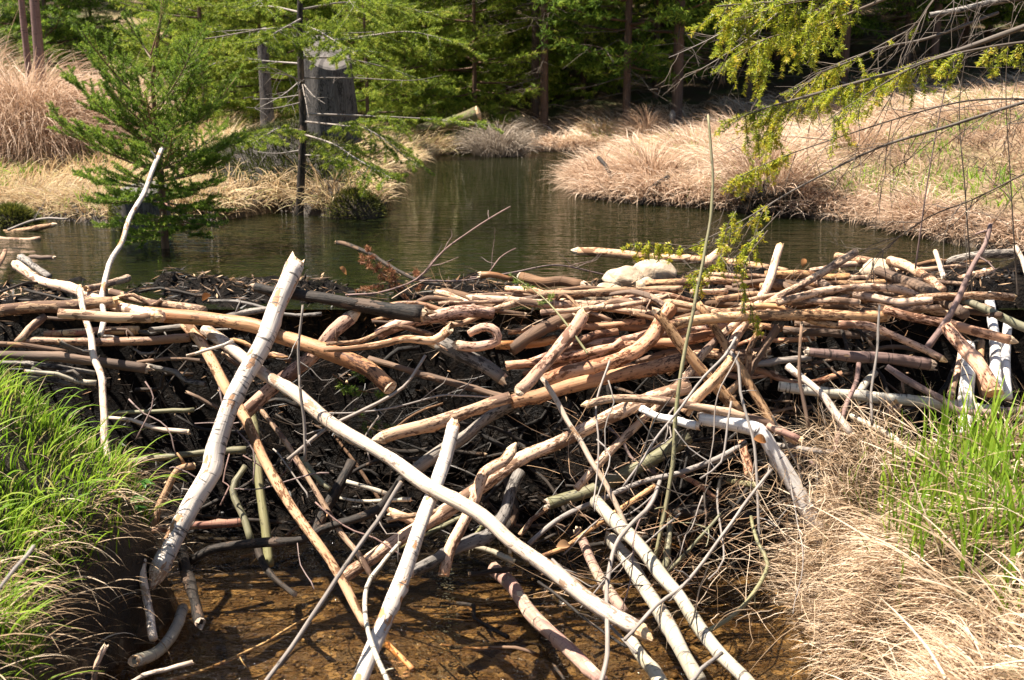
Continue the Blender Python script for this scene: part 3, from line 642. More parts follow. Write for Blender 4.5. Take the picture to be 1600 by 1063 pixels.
(PS,'white',7,5,'nn',2.62,3.02,'250,1066 323,1046 400,1012 439,988 484,964','long white twig lying low across the stream'),
(PS,'alder',10,12,'nn',.14,.14,'742,853 770,864 805,878','grey birch stick under the long peeled pole'),
(PS,'dark',9,9,'cn',.20,.14,'733,896 765,894 805,890','dark stick with a pale cut end lying over the water'),
('sunken_log','orange',13,11,'nn',-.02,.0,'606,1007 625,1027 645,1047','yellow-brown log piece sunk in the clear shallow stream'),
(PS,'tan',12,13,'bn',.10,.10,'303,730 278,734 260,768 248,794 240,822','tan crooked stick behind the foot of the birch trunk'),
('rotten_log','dark',19,20,'nb',.14,.22,'280,838 290,891 300,930 312,973','dark rotten stump of branch dropping into the water, torn at its end'),
('birch_log','alder',22,20,'bn',.10,.02,'208,1034 230,1026 252,1013 272,990 288,950','curved silver birch piece lying in the shaded water by the bank'),
(PS,'pale',10,10,'bn',2.35,2.3,'162,1012 154,1035 147,1075','pale blunt stick poking up at the bottom edge by the grass'),
('forked_twig','white',9,8,'cn',2.50,2.45,'300,1036 260,1046 225,1056 195,1070','pale forked twig lying at the bottom edge over the stream'),
(PS,'red',13,14,'nn',.06,.04,'212,832 290,823 380,816','brown-red log in deep shade behind the birch foot'),
('crooked_stick','olive',10,14,'nn',.08,.10,'384,728 364,766 384,815 391,846','crooked bark-shedding stick standing between birch and slender pole'),
('bare_twig','grey',7,6,'nn',1.75,1.7,'53,855 25,890 -10,930','grey blurred twig crossing the green grass close to the lens'),
(BL,'alder',24,24,'nn',.22,.28,'930,783 961,817 994,849 1026,888 1058,926 1081,962 1110,1004 1165,1062 1185,1085','long smooth grey alder log with an orange scar entering the stream'),
(BL,'alder',25,29,'bn',.13,.16,'955,843 981,875 1010,920 1039,968 1065,1017 1092,1066','grey alder log lying close under the one with the orange scar'),
(BL,'red',17,20,'bn',.06,.06,'904,833 929,888 945,914 976,958','mottled brown log half hidden behind the bright end of the long pole'),
(BL,'red',24,26,'nn',.02,.16,'772,888 800,916 832,962 874,1001 906,1033 940,1066','reddish-barked log lying in the stream with flaking grey patches'),
(BL,'alder',22,27,'nn',.22,.24,'985,1000 1000,1022 1016,1043 1036,1072','grey spotted log carrying on beyond the bright tip of the long pole'),
(BL,'olive',20,25,'bn',.10,.12,'856,787 885,778 919,768 968,744 1026,714 1078,682','thick olive log with a broken red end in the shaded tangle'),
(PP,'grey',9,10,'nn',.16,.18,'826,850 850,828 881,807 945,778 1000,755 1058,741 1118,718 1165,690','long grey bowed branch arching over the thick olive log'),
(PS,'tan',8,10,'nn',.30,.24,'845,869 884,855 913,833 942,813 981,788 1024,762','brown knotty branch lying on top of the grey alder logs'),
('crooked_twig','grey',7,9,'nn',.42,.36,'1033,752 1016,791 984,822 961,857 946,920 947,978 948,1022 938,1070','long bent grey branch falling in front of the alder logs to the bottom edge'),
('long_twig','grey',5,7,'nn',.62,.50,'1206,735 1171,781 1132,830 1100,875 1065,917 1026,946 974,1000','long straight grey-brown twig crossing above both alder logs'),
('long_twig','olive',5,7,'nn',.40,.30,'1126,804 1108,826 1090,843 1042,894','greenish twig parallel with the long twig but shorter'),
('crooked_stick','olive',6,9,'nn',.44,.40,'1174,808 1179,832 1185,853 1198,884 1177,926 1148,959 1108,983','bowed olive branch curving from the dry grass down to the alder logs'),
('bare_twig','grey',7,8,'bn',.60,.60,'1126,1020 1105,1040 1076,1068','grey blunt twig jutting up over the end of the alder log'),
('rotten_log','dark',20,22,'nn',.06,.14,'1015,797 1058,801 1123,805 1195,811','black rotten log lying level in the shade near the dry grass bank'),
(PS,'red',8,8,'nn',.10,.08,'1062,742 1092,760 1126,783','reddish stick in the shade behind the long grey bowed branch'),
(PS,'olive',11,13,'nn',.08,.10,'1048,812 1044,850 1038,893','olive stick standing upright behind the standing sapling stem'),
(PS,'olive',11,12,'nn',.08,.20,'1138,752 1170,757 1205,763','dark olive stick level behind the white bent birch'),
('crooked_twig','grey',5,6,'nn',.50,.40,'863,872 897,907 929,952 961,988 996,1022','grey-green twig lying along the bright end of the long pole'),
('crooked_twig','dark',5,5,'nn',.36,.30,'839,910 881,939 929,978 981,1010','dark mossy twig running under the bright end of the long pole'),
(PS,'tan',9,8,'nn',.08,.06,'812,835 830,815 855,795','yellow bare stick glowing in the shade by the broken red end'),
(PS,'pink',14,17,'nn',.08,.08,'1160,690 1166,720 1172,752','pinkish post-like log standing in shade under the bowed tan log'),
(PS,'dark',13,16,'nn',.06,.06,'790,750 806,800 790,830','black knotty log in shade beside the crooked peeled log'),
]
for row in LOGS:
    S(*row, stubs=(1 if row[2] < 13 and len(row[7].split()) > 4 else 0))
# ------------------------------------------------------------------ nameless sticks that fill the dam
def filler(n, region, mats, wr, lr, angs, dr, label, group, name, seed, cat='stick', bend=8):
    rnd = random.Random(seed); x0, y0, x1, y1 = region
    for _ in range(n):
        cx, cy = rnd.uniform(x0, x1), rnd.uniform(y0, y1); a = R(rnd.gauss(*angs)); l = rnd.uniform(*lr) / 2; w = rnd.uniform(*wr)
        dx_, dy_ = math.cos(a) * l, math.sin(a) * l; off = rnd.uniform(*dr)
        pts = [(cx - dx_, cy - dy_), (cx - dx_ * .3 + rnd.gauss(0, bend), cy - dy_ * .3 + rnd.gauss(0, bend)), (cx + dx_ * .4 + rnd.gauss(0, bend), cy + dy_ * .4 + rnd.gauss(0, bend)), (cx + dx_, cy + dy_)]
        S(name, rnd.choice(mats), w * rnd.uniform(.6, 1), w, rnd.choice(('nn', 'bn', 'nb', 'nn')) if w > 6 else 'nn', off, off + rnd.uniform(-.04, .06),
          ' '.join('%.1f,%.1f' % p for p in pts), label, group, stubs=1 if w > 5 and rnd.random() < .5 else 0, cat=cat)
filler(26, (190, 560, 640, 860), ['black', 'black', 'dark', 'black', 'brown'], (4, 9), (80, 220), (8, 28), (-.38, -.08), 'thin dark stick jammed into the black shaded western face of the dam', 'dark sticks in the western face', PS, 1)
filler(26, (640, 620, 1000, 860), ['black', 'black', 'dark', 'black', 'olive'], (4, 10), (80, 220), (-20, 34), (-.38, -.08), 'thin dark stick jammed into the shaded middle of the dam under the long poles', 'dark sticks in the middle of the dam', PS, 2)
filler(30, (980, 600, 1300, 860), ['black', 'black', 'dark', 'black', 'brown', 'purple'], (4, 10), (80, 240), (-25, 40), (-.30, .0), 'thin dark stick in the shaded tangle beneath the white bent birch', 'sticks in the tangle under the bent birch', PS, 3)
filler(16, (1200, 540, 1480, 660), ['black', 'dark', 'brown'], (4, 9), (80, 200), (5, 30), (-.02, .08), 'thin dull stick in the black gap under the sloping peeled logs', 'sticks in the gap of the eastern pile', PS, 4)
filler(20, (780, 470, 1240, 590), ['brown', 'tan', 'orange', 'pink'], (9, 17), (110, 240), (-4, 9), (-.01, .10), 'shaded brown stick wedged under the crest logs below the stones', 'sticks wedged under the stones', PS, 5)
filler(26, (1180, 408, 1500, 500), ['tan', 'pale', 'tan', 'brown'], (7, 14), (90, 220), (2, 9), (.0, .30), 'tan stick among many level ones in the sunlit pile by the small stone', 'level sticks of the eastern pile', PS, 6)
filler(18, (620, 455, 1100, 505), ['tan', 'brown', 'pale', 'orange'], (6, 12), (70, 190), (2, 9), (.0, .20), 'tan or brown stick packed level in the crest between driftwood and stones', 'level sticks of the middle crest', PS, 7)
filler(18, (-10, 440, 420, 590), ['brown', 'dark', 'tan', 'drift'], (5, 11), (70, 200), (2, 12), (.0, .10), 'brown or dark stick half buried in wet litter on the western crest', 'half buried sticks of the western crest', PS, 8)
filler(24, (900, 640, 1260, 960), ['grey', 'grey', 'purple', 'dark'], (2, 4), (90, 240), (-45, 40), (.25, .60), 'fine bare grey twig criss-crossing in front of the alder logs', 'fine twigs before the alder logs', 'twig', 9, 'twig', 14)
filler(14, (200, 640, 620, 900), ['grey', 'purple'], (2, 3.5), (60, 170), (20, 50), (.05, .30), 'fine bare twig hanging in the dark hollow about the birch trunk', 'fine twigs around the birch trunk', 'twig', 10, 'twig', 12)
filler(8, (440, 920, 1160, 1050), ['dark', 'brown'], (4, 9), (60, 200), (20, 30), (-.06, -.02), 'dark waterlogged stick lying on the bed of the clear stream', 'sunken sticks', 'sunken_stick', 11)

# dry grass-like fibres tangled among the sticks at the right, and single straws
# ------------------------------------------------------------------ stones on the crest
m, nt, N, L, out = new_mat('pale_stone')
v = node(nt, 'ShaderNodeTexCoord').outputs['Object']
a_ = noise(nt, v, 30, 5, .65); b_ = noise(nt, v, 160, 3, .7)
c = mixc(nt, ramp(nt, a_, [(.35, 0.0), (.65, 1.0)]), (.36, .27, .18), (.56, .44, .31))
c = mixc(nt, ramp(nt, b_, [(.60, 0.0), (.70, .7)]), c, (.20, .14, .09))
principled(nt, out, c, .85, bump(nt, a_, .6, .015), .3); M['stone'] = m
def stone(cx, cy, w, h, Y, dep, seed, label):
    rnd = random.Random(seed); k = m_per_px(Y); c0 = np.array(P(cx, cy, Y))
    import bmesh
    bm = bmesh.new(); bmesh.ops.create_icosphere(bm, subdivisions=4, radius=1)
    ph = [rnd.random() * 6 for _ in range(9)]
    planes = [Vector((rnd.gauss(0, 1), rnd.gauss(0, 1), rnd.gauss(.3, .7))).normalized() for _ in range(9)]
    V = []
    for v in bm.verts:
        n = v.co.normalized(); q = 1.0
        for pl in planes:                                   # shave flats off the boulder
            d = n.dot(pl)
            if d > .5: q = min(q, .80 / d + .05)
        q *= 1 + .05 * math.sin(n.x * 3 + ph[0]) * math.sin(n.y * 4 + ph[1]) + .03 * math.sin(n.z * 7 + ph[2] + n.x * 5) + .012 * math.sin(n.x * 15 + ph[3]) * math.sin(n.z * 17 + ph[4])
        V.append((c0[0] + n.x * q * w * k / 2, c0[1] + n.y * q * dep, c0[2] + n.z * q * h * k / 2))
    F_ = [[x.index for x in f.verts] for f in bm.faces]; bm.free()
    o = np_mesh('stone', V, F_, M['stone'], None, True, None, c0)
    return tag(o, label, 'stone')
stone(1020, 426, 74, 46, 4.32, .075, 1, 'largest smooth domed stone on the crest under the hanging spruce twigs')
stone(976, 436, 68, 40, 4.22, .065, 2, 'angular pale stone leaning against the largest domed stone')
stone(948, 462, 62, 40, 4.02, .055, 3, 'low half hidden stone in front of the angular stone')
stone(1372, 422, 58, 34, 4.32, .07, 4, 'rounded pale stone at the back of the eastern stick pile')
stone(1010, 446, 34, 26, 4.08, .04, 6, 'small stone wedged under the largest domed stone')

# ------------------------------------------------------------------ litter: bark chips, leaves, broken twigs on the mud
def quads_from(Pc, A, B_, la, wb, tints):
    """flat leaf-like lozenges: centre, axes, half sizes"""
    n = len(Pc)
    V = np.stack([Pc - A * la[:, None], Pc - B_ * wb[:, None] + A * (la * .1)[:, None], Pc + A * la[:, None], Pc + B_ * wb[:, None] + A * (la * .1)[:, None]], 1).reshape(-1, 3)
    F_ = np.arange(n * 4).reshape(n, 4)
    return V, F_, np.repeat(tints, 4)
def rand_unit(rs, n):
    v = rs.normal(size=(n, 3)); return v / np.linalg.norm(v, axis=1)[:, None]
rs = np.random.RandomState(11)
n = 9000
x = rs.uniform(-2.4, 2.3, n); y = rs.uniform(3.3, 4.45, n); z = dam_z(x, y) + .006 + rs.rand(n) * .012
A = rand_unit(rs, n); A[:, 2] *= .3; A /= np.linalg.norm(A, axis=1)[:, None]; B_ = np.cross(A, np.array([0, 0, 1.0]) + .5 * rand_unit(rs, n)); B_ /= np.linalg.norm(B_, axis=1)[:, None]
tint = np.clip(rs.rand(n) ** 1.6, 0, 1) * np.where(y < 3.85, .35, 1)  # chips on the face tinted darker, standing in for its shade
V, F_, tv = quads_from(np.stack([x, y, z], 1), A, B_, rs.uniform(.006, .045, n), rs.uniform(.0015, .005, n), tint)
stuff(np_mesh('litter', V, F_, M['litter'], {'tint': tv}), 'bark shreds and wood chips scattered over the dam crest', 'litter')
rnd = random.Random(3)
for (px, py, off, lab) in ((1256, 412, .2, 'curled orange-brown dead leaf on a twig above the eastern pile'), (536, 424, .3, 'red-brown dead leaf caught on a bare twig over the pool'),
                           (322, 466, .12, 'orange dead leaf in wet litter at the western crest'), (880, 855, .4, 'dark red leaf caught among twigs before the alder logs'),
                           (1040, 805, .3, 'brown dry leaf hung in the shade by the black rotten log'), (1188, 690, .5, 'dead leaf beside the bent white birch')):
    c0 = np.array(P(px, py, dam_depth(py) - off)); us = np.linspace(-1, 1, 7); ws = np.linspace(-1, 1, 5); V = []; a = rnd.random() * 6
    for u in us:
        for w_ in ws:
            hw = .011 * (1 - abs(u) ** 2.2) * w_; xx = u * .02
            V.append(c0 + np.array([xx * math.cos(a) - hw * math.sin(a), hw * .5 + .006 * u * u, xx * math.sin(a) + hw * math.cos(a) + .010 * w_ * w_ * (1 - u * u)]))
    F_ = np.array([[i * 5 + j, i * 5 + j + 1, i * 5 + j + 6, i * 5 + j + 5] for i in range(6) for j in range(4)])
    o = np_mesh('fallen_leaf', V, F_, M['fallen'], {'tint': np.full(35, rnd.random())}, True, None, c0); tag(o, lab, 'leaf')

# fine dead twigs knotted through the face of the dam, and pebbles on the stream bed
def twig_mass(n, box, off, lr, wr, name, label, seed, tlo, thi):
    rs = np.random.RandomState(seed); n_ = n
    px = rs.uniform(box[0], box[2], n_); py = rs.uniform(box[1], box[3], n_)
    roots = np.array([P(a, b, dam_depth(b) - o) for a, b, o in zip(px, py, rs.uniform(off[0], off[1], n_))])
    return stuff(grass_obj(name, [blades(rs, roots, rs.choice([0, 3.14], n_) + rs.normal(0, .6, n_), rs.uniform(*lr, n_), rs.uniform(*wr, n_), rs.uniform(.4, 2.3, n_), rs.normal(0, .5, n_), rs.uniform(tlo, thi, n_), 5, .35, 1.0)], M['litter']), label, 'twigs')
LATE = lambda: (twig_mass(1100, (180, 520, 1300, 860), (-.42, -.05), (.06, .22), (.002, .0045), 'fine_twigs', 'fine dead twigs knotted through the shaded face of the dam', 61, .0, .42),  # low tints here: shade of the dam face painted into the twigs
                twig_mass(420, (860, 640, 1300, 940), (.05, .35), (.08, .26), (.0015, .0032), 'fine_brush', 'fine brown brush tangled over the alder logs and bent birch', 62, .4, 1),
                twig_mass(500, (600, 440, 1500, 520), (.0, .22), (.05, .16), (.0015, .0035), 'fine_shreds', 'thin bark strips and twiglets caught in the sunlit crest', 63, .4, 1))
import bmesh as _bm
b_ = _bm.new(); _bm.ops.create_icosphere(b_, subdivisions=1, radius=1); IV = np.array([v.co for v in b_.verts]); IF = np.array([[v.index for v in f.verts] for f in b_.faces]); b_.free()
rs = np.random.RandomState(64); n = 1300
x = rs.uniform(-1.15, 1.0, n); y = rs.uniform(1.5, 3.35, n); z = ground(x, y) + .002; s = .003 + .013 * rs.rand(n) ** 3
sc3 = np.stack([s * rs.uniform(.8, 1.5, n), s * rs.uniform(.7, 1.2, n), s * rs.uniform(.35, .7, n)], 1)
V = IV[None] * sc3[:, None, :] * (1 + rs.normal(0, .08, (n, len(IV), 1))); a = rs.uniform(0, 6.28, n); c_, s_ = np.cos(a)[:, None], np.sin(a)[:, None]
V = np.stack([V[..., 0] * c_ - V[..., 1] * s_ + x[:, None], V[..., 0] * s_ + V[..., 1] * c_ + y[:, None], V[..., 2] + z[:, None]], -1)
F_ = (IF[None] + (np.arange(n) * len(IV))[:, None, None]).reshape(-1, 3)
stuff(np_mesh('stream_gravel', V.reshape(-1, 3), F_, M['pebble'], {'tint': np.repeat(rs.rand(n), len(IV))}, True), 'small brown pebbles and grit on the bed of the clear stream', 'gravel')
# ------------------------------------------------------------------ grass
def blades(rs, roots, az, L_, w, phi0, dphi, tint, nseg=5, curl=.25, power=1.3, flat=None):
    """ribbons that rise at phi0 from the vertical and bend over by dphi towards az"""
    n = len(roots); P_ = np.array(roots, float); Vs = []; azc = np.array(az, float)
    twist = rs.uniform(-.9, .9, n)
    for k in range(nseg + 1):
        t = k / nseg
        wk = w * (1 - t ** 2.2 * .97)
        hd = np.stack([np.cos(azc), np.sin(azc), np.zeros(n)], 1); sd_ = np.stack([-np.sin(azc), np.cos(azc), np.zeros(n)], 1)
        phi = phi0 + dphi * t ** power
        d = hd * np.sin(phi)[:, None] + np.array([0, 0, 1.0]) * np.cos(phi)[:, None]
        nrm = np.cross(sd_, d); s = sd_ * np.cos(twist)[:, None] + nrm * np.sin(twist)[:, None]
        Vs.append(P_ - s * (wk / 2)[:, None]); Vs.append(P_ + s * (wk / 2)[:, None])
        P_ = P_ + d * (L_ / nseg)[:, None]
        azc = azc + rs.normal(0, curl, n) / nseg * 2
    V = np.stack(Vs, 1).reshape(-1, 3); m_ = 2 * (nseg + 1)
    base = (np.arange(n) * m_)[:, None]
    F_ = np.concatenate([np.stack([base[:, 0] + 2 * k, base[:, 0] + 2 * k + 1, base[:, 0] + 2 * k + 3, base[:, 0] + 2 * k + 2], 1) for k in range(nseg)])
    return V, F_, np.repeat(tint, m_)
def grass_obj(name, parts, mat, parent=None, loc=None):
    Vs, Fs, Ts, o_ = [], [], [], 0
    for V, F_, t in parts: Vs.append(V); Fs.append(F_ + o_); Ts.append(t); o_ += len(V)
    return np_mesh(name, np.concatenate(Vs), np.concatenate(Fs), mat, {'tint': np.concatenate(Ts)}, False, parent, loc)
def on_ground(rs, n, x0, x1, y0, y1, keep):
    x = rs.uniform(x0, x1, n); y = rs.uniform(y0, y1, n); k = keep(x, y); x, y = x[k], y[k]
    return np.stack([x, y, ground(x, y) - .01], 1)
def downhill(p, e=.06):
    gx_ = (ground(p[:, 0] + e, p[:, 1]) - ground(p[:, 0] - e, p[:, 1])) / (2 * e); gy_ = (ground(p[:, 0], p[:, 1] + e) - ground(p[:, 0], p[:, 1] - e)) / (2 * e)
    return np.arctan2(-gy_, -gx_), np.hypot(gx_, gy_)
def clumpy(rs, p, k, amt): return rs.rand(len(p)) < (1 - amt) + amt * 2 * np.maximum(vnoise(p[:, 0] * k, p[:, 1] * k) - .25, 0) * 1.4

rs = np.random.RandomState(21)
# --- near bank at the left: lush green over a fringe of old straw
p = on_ground(rs, 36000, -2.3, -.82, .9, 3.75, lambda x, y: (y < 3.15 + .05 * np.sin(x * 9)) & (ground(x, y) > -.45) & (x < -.6))
p = p[clumpy(rs, p, 9, .75)]
az, st = downhill(p); n = len(p)
az = np.where(st > .35, az + rs.normal(0, .7, n), rs.uniform(-3.14, 3.14, n) * .6 + .3)
Lb = rs.uniform(.03, .085, n) * (1 + .55 * vnoise(p[:, 0] * 4, p[:, 1] * 4)); ti = np.clip(rs.normal(.60, .27, n), 0, 1)
parts = [blades(rs, p, az, Lb, rs.uniform(.0026, .0058, n), np.abs(rs.normal(.15, .25, n)), rs.uniform(.3, 1.7, n), ti)]
pr = p[(st > .3)]; pr = pr[rs.rand(len(pr)) < .10]; n = len(pr); a2, _x = downhill(pr)
parts.append(blades(rs, pr, a2 + rs.normal(0, .4, n), rs.uniform(.10, .20, n), rs.uniform(.004, .0075, n), rs.uniform(.3, .8, n), rs.uniform(.8, 1.9, n), rs.uniform(.4, .9, n), 7))
stuff(grass_obj('green_grass', parts, M['green']), 'lush bright green grass covering the near bank', 'grass')
p = on_ground(rs, 8000, -1.8, -.80, .9, 3.6, lambda x, y: (ground(x, y) < -.26) & (ground(x, y) > -.72) & (x < -.6))
az, st = downhill(p); n = len(p)
parts = [blades(rs, p, az + rs.normal(0, .35, n), rs.uniform(.06, .20, n), rs.uniform(.0018, .004, n), rs.uniform(.9, 1.5, n), rs.uniform(.9, 1.8, n), rs.beta(1.6, 2.6, n), 6)]
p = on_ground(rs, 2600, -2.3, -.9, .9, 3.7, lambda x, y: (ground(x, y) > -.35)); n = len(p)
parts.append(blades(rs, p, rs.uniform(-3.1, 3.1, n), rs.uniform(.06, .18, n), rs.uniform(.0015, .003, n), rs.uniform(.5, 1.3, n), rs.uniform(.3, 1.2, n), rs.beta(2, 1.6, n)))
stuff(grass_obj('old_straw', parts, M['dry']), 'old brown straw hanging down the shaded edge of the green bank', 'dry grass')
# --- near bank at the right: a mane of bleached dry grass with green shoots
xr_ = lambda y: lin(y, [(.5, .56), (1.7, .70), (2.2, .91), (2.6, .90), (3.0, .86), (3.4, .95)])
p = on_ground(rs, 40000, .45, 2.6, 1.2, 3.5, lambda x, y: (x > xr_(y) - .02) & (ground(x, y) > -.66) & (y < 3.1 + .06 * np.sin(x * 9)))
p = p[clumpy(rs, p, 7, .6)]
az, st = downhill(p); n = len(p)
swirl = (vnoise(p[:, 0] * 3 + 5, p[:, 1] * 3) - .5) * 5
clo = vnoise(p[:, 0] * 9 + 2, p[:, 1] * 9) - .5
az = np.where(st > .30, az + rs.normal(0, .28, n) + clo * 1.8, 3.5 + swirl + rs.normal(0, .5, n))
Lb = np.where(st > .3, rs.uniform(.08, .22, n), rs.uniform(.05, .16, n))
parts = [blades(rs, p, az, Lb, rs.uniform(.0016, .0050, n), np.where(st > .3, rs.uniform(1.0, 1.7, n), rs.uniform(.7, 1.45, n)), rs.uniform(.35, 1.6, n), np.clip(rs.beta(1.2, 1.5, n) + clo * .7, 0, 1), 6, .4)]
k = rs.rand(n) < .55; q_ = p[k]; n2 = len(q_)                      # short broken litter
parts.append(blades(rs, q_ + np.stack([rs.normal(0, .03, n2), rs.normal(0, .03, n2), rs.uniform(0, .03, n2)], 1), rs.uniform(-3.1, 3.1, n2), rs.uniform(.02, .07, n2), rs.uniform(.002, .006, n2), rs.uniform(1.0, 1.8, n2), rs.uniform(-.6, .8, n2), rs.beta(1.1, 1.6, n2), 3, .8))
pf = on_ground(rs, 60000, .45, 1.3, 1.3, 3.15, lambda x, y: (x > xr_(y) - .06) & (x < xr_(y) + .16) & (ground(x, y) > -.74))[:7000]; n3 = len(pf); af, _x = downhill(pf)
parts.append(blades(rs, pf, af + rs.normal(0, .3, n3) + (vnoise(pf[:, 0] * 9, pf[:, 1] * 9) - .5) * 1.5, rs.uniform(.07, .20, n3), rs.uniform(.002, .005, n3), rs.uniform(.6, 1.3, n3), rs.uniform(.7, 1.7, n3), np.clip(rs.beta(1.6, 1.3, n3), 0, 1), 6, .3))
k = rs.rand(n) < .08; q_ = p[k]; n2 = len(q_)                      # broad pale straps
parts.append(blades(rs, q_ + [0, 0, .03], az[k] + rs.normal(0, .3, n2), rs.uniform(.14, .32, n2), rs.uniform(.003, .007, n2), rs.uniform(.6, 1.2, n2), rs.uniform(.3, 1.2, n2), rs.uniform(.3, 1, n2), 7, .25))
k = rs.rand(n) < .06; q_ = p[k]; n2 = len(q_)                      # loose stray stalks
parts.append(blades(rs, q_ + [0, 0, .05], rs.uniform(-3.14, 3.14, n2), rs.uniform(.12, .3, n2), rs.uniform(.001, .002, n2), rs.uniform(.3, 1.5, n2), rs.uniform(-.5, .9, n2), rs.uniform(.2, .9, n2), 6, .35))
stuff(grass_obj('dry_grass', parts, M['dry']), 'thick mane of bleached dry grass hanging over the near bank', 'dry grass')
parts = []
for (px, py, rad, cnt, h) in ((1420, 690, .30, 120, .18), (1560, 730, .18, 80, .22), (1490, 800, .26, 170, .22), (1400, 850, .20, 90, .18), (1440, 760, .26, 90, .18), (1560, 870, .10, 50, .26), (1390, 940, .08, 22, .2), (1330, 700, .1, 20, .16), (1590, 660, .15, 40, .16), (1580, 950, .05, 10, .22)):
    c0 = None
    for zz in np.arange(.1, -.8, -.01):
        q_ = PZ(px, py, zz)
        if float(ground(np.array([q_.x]), np.array([q_.y]))[0]) >= zz: c0 = q_; break
    if c0 is None: continue
    a = rs.uniform(0, 6.28, cnt); rr = rad * np.sqrt(rs.rand(cnt)); xx = c0.x + rr * np.cos(a); yy = c0.y + rr * np.sin(a)
    pp = np.stack([xx, yy, ground(xx, yy)], 1)
    parts.append(blades(rs, pp, rs.uniform(-3.1, 3.1, cnt), rs.uniform(.5, 1.1, cnt) * h, rs.uniform(.005, .010, cnt), np.abs(rs.normal(.12, .2, cnt)), rs.uniform(.0, .9, cnt), rs.uniform(.35, .85, cnt), 6, .15))
stuff(grass_obj('green_shoots', parts, M['green']), 'fresh green blades growing up through the bleached dry grass', 'grass')
# loose straws over the stream from the right bank, and wiry tangles on the twigs
# --- far banks
p = on_ground(rs, 80000, .1, 9, 5.0, 14.5, lambda x, y: (pool_dist(x, y) > .0) & (x < .62 * y + .8))
p = p[rs.rand(len(p)) < np.clip(7.5 / p[:, 1], 0, 1) ** .7]
az, st = downhill(p); n = len(p); d_ = pool_dist(p[:, 0], p[:, 1])
sw = (vnoise(p[:, 0] * 1.6 + 5, p[:, 1] * 1.6) - .5) * 4
az = np.where(d_ < .35, az + rs.normal(0, .4, n), 3.6 + sw + rs.normal(0, .45, n))
clump = vnoise(p[:, 0] * 3.2, p[:, 1] * 3.2)
Lb = rs.uniform(.10, .30, n) * (.5 + .9 * clump)
ph0 = np.where(d_ < .35, rs.uniform(.7, 1.3, n), rs.uniform(1.0, 1.6, n) - .45 * clump)
parts = [blades(rs, p, az, Lb, rs.uniform(.004, .009, n) * (p[:, 1] / 8), ph0, rs.uniform(.5, 1.6, n), np.clip(rs.beta(1.6, 1.5, n) + (clump - .5) * .5 + (vnoise(p[:, 0] * .9, p[:, 1] * 1.4) - .5) * .7, 0, 1), 4, .5)]
stuff(grass_obj('dry_meadow', parts, M['drypink']), 'flattened pinkish dry grass on the slope across the pool', 'dry grass')
p = on_ground(rs, 52000, -9, -.3, 6.2, 14.5, lambda x, y: (pool_dist(x, y) > .0) & (np.hypot((x + 1.5) / .8, (y - 7.9) / .85) > 1) & (x > -.62 * y - .8))
p = p[rs.rand(len(p)) < np.clip(8 / p[:, 1], 0, 1) ** .7]
n = len(p); sw = (vnoise(p[:, 0] * 1.6 + 5, p[:, 1] * 1.6) - .5) * 4; clump = vnoise(p[:, 0] * 3.2, p[:, 1] * 3.2)
az, st = downhill(p); az = np.where(pool_dist(p[:, 0], p[:, 1]) < .3, az + rs.normal(0, .5, n), -.4 + sw + rs.normal(0, .5, n))
parts = [blades(rs, p, az, rs.uniform(.10, .28, n) * (.5 + .9 * clump), rs.uniform(.004, .009, n) * (p[:, 1] / 8), rs.uniform(.6, 1.3, n) - .4 * clump, rs.uniform(.5, 1.5, n), np.clip(rs.beta(2, 1.7, n) + .12 * (p[:, 1] > 9), 0, 1), 4, .35)]
stuff(grass_obj('dry_meadow', parts, M['dryyel']), 'yellow matted dry grass on the bank behind the small spruce', 'dry grass')

rs = np.random.RandomState(28)
p = on_ground(rs, 40000, .3, 7, 5.2, 13.5, lambda x, y: (pool_dist(x, y) > .05) & (vnoise(x * 1.7 + 20, y * 1.7) > .66))[:5000]; n = len(p)
q_ = on_ground(rs, 30000, -6, -.3, 6.4, 13.5, lambda x, y: (pool_dist(x, y) > .03) & (np.hypot((x + 1.5) / .9, (y - 7.9) / 1) > 1) & (vnoise(x * 1.7 + 20, y * 1.7) > .64))[:4000]; p = np.concatenate([p, q_]); n = len(p)
stuff(grass_obj('sprouting_grass', [blades(rs, p, rs.uniform(-3.1, 3.1, n), rs.uniform(.06, .16, n), rs.uniform(.005, .009, n), rs.uniform(.1, .8, n), rs.uniform(.2, 1.2, n), rs.uniform(.15, .8, n), 4, .3)], M['green']), 'patches of young green grass sprouting through the dry banks', 'grass')
rs = np.random.RandomState(29)
p = on_ground(rs, 60000, -2.5, -.6, 6.8, 9.0, lambda x, y: (pool_dist(x, y) > .02) & (np.hypot((x + 1.5) / .8, (y - 7.9) / .9) < 1))[:9000]
n = len(p); az, st = downhill(p)
stuff(grass_obj('moss_carpet', [blades(rs, p, az + rs.normal(0, .6, n), rs.uniform(.03, .09, n), rs.uniform(.004, .009, n), rs.uniform(.3, 1.2, n), rs.uniform(.3, 1.4, n), np.clip(rs.beta(2, 1.6, n) * (.15 + .8 * vnoise(p[:, 0] * 4, p[:, 1] * 4)), 0, 1), 3, .4)], M['moss']), 'mustard-green moss over the peat mound under the tall stump', 'moss')
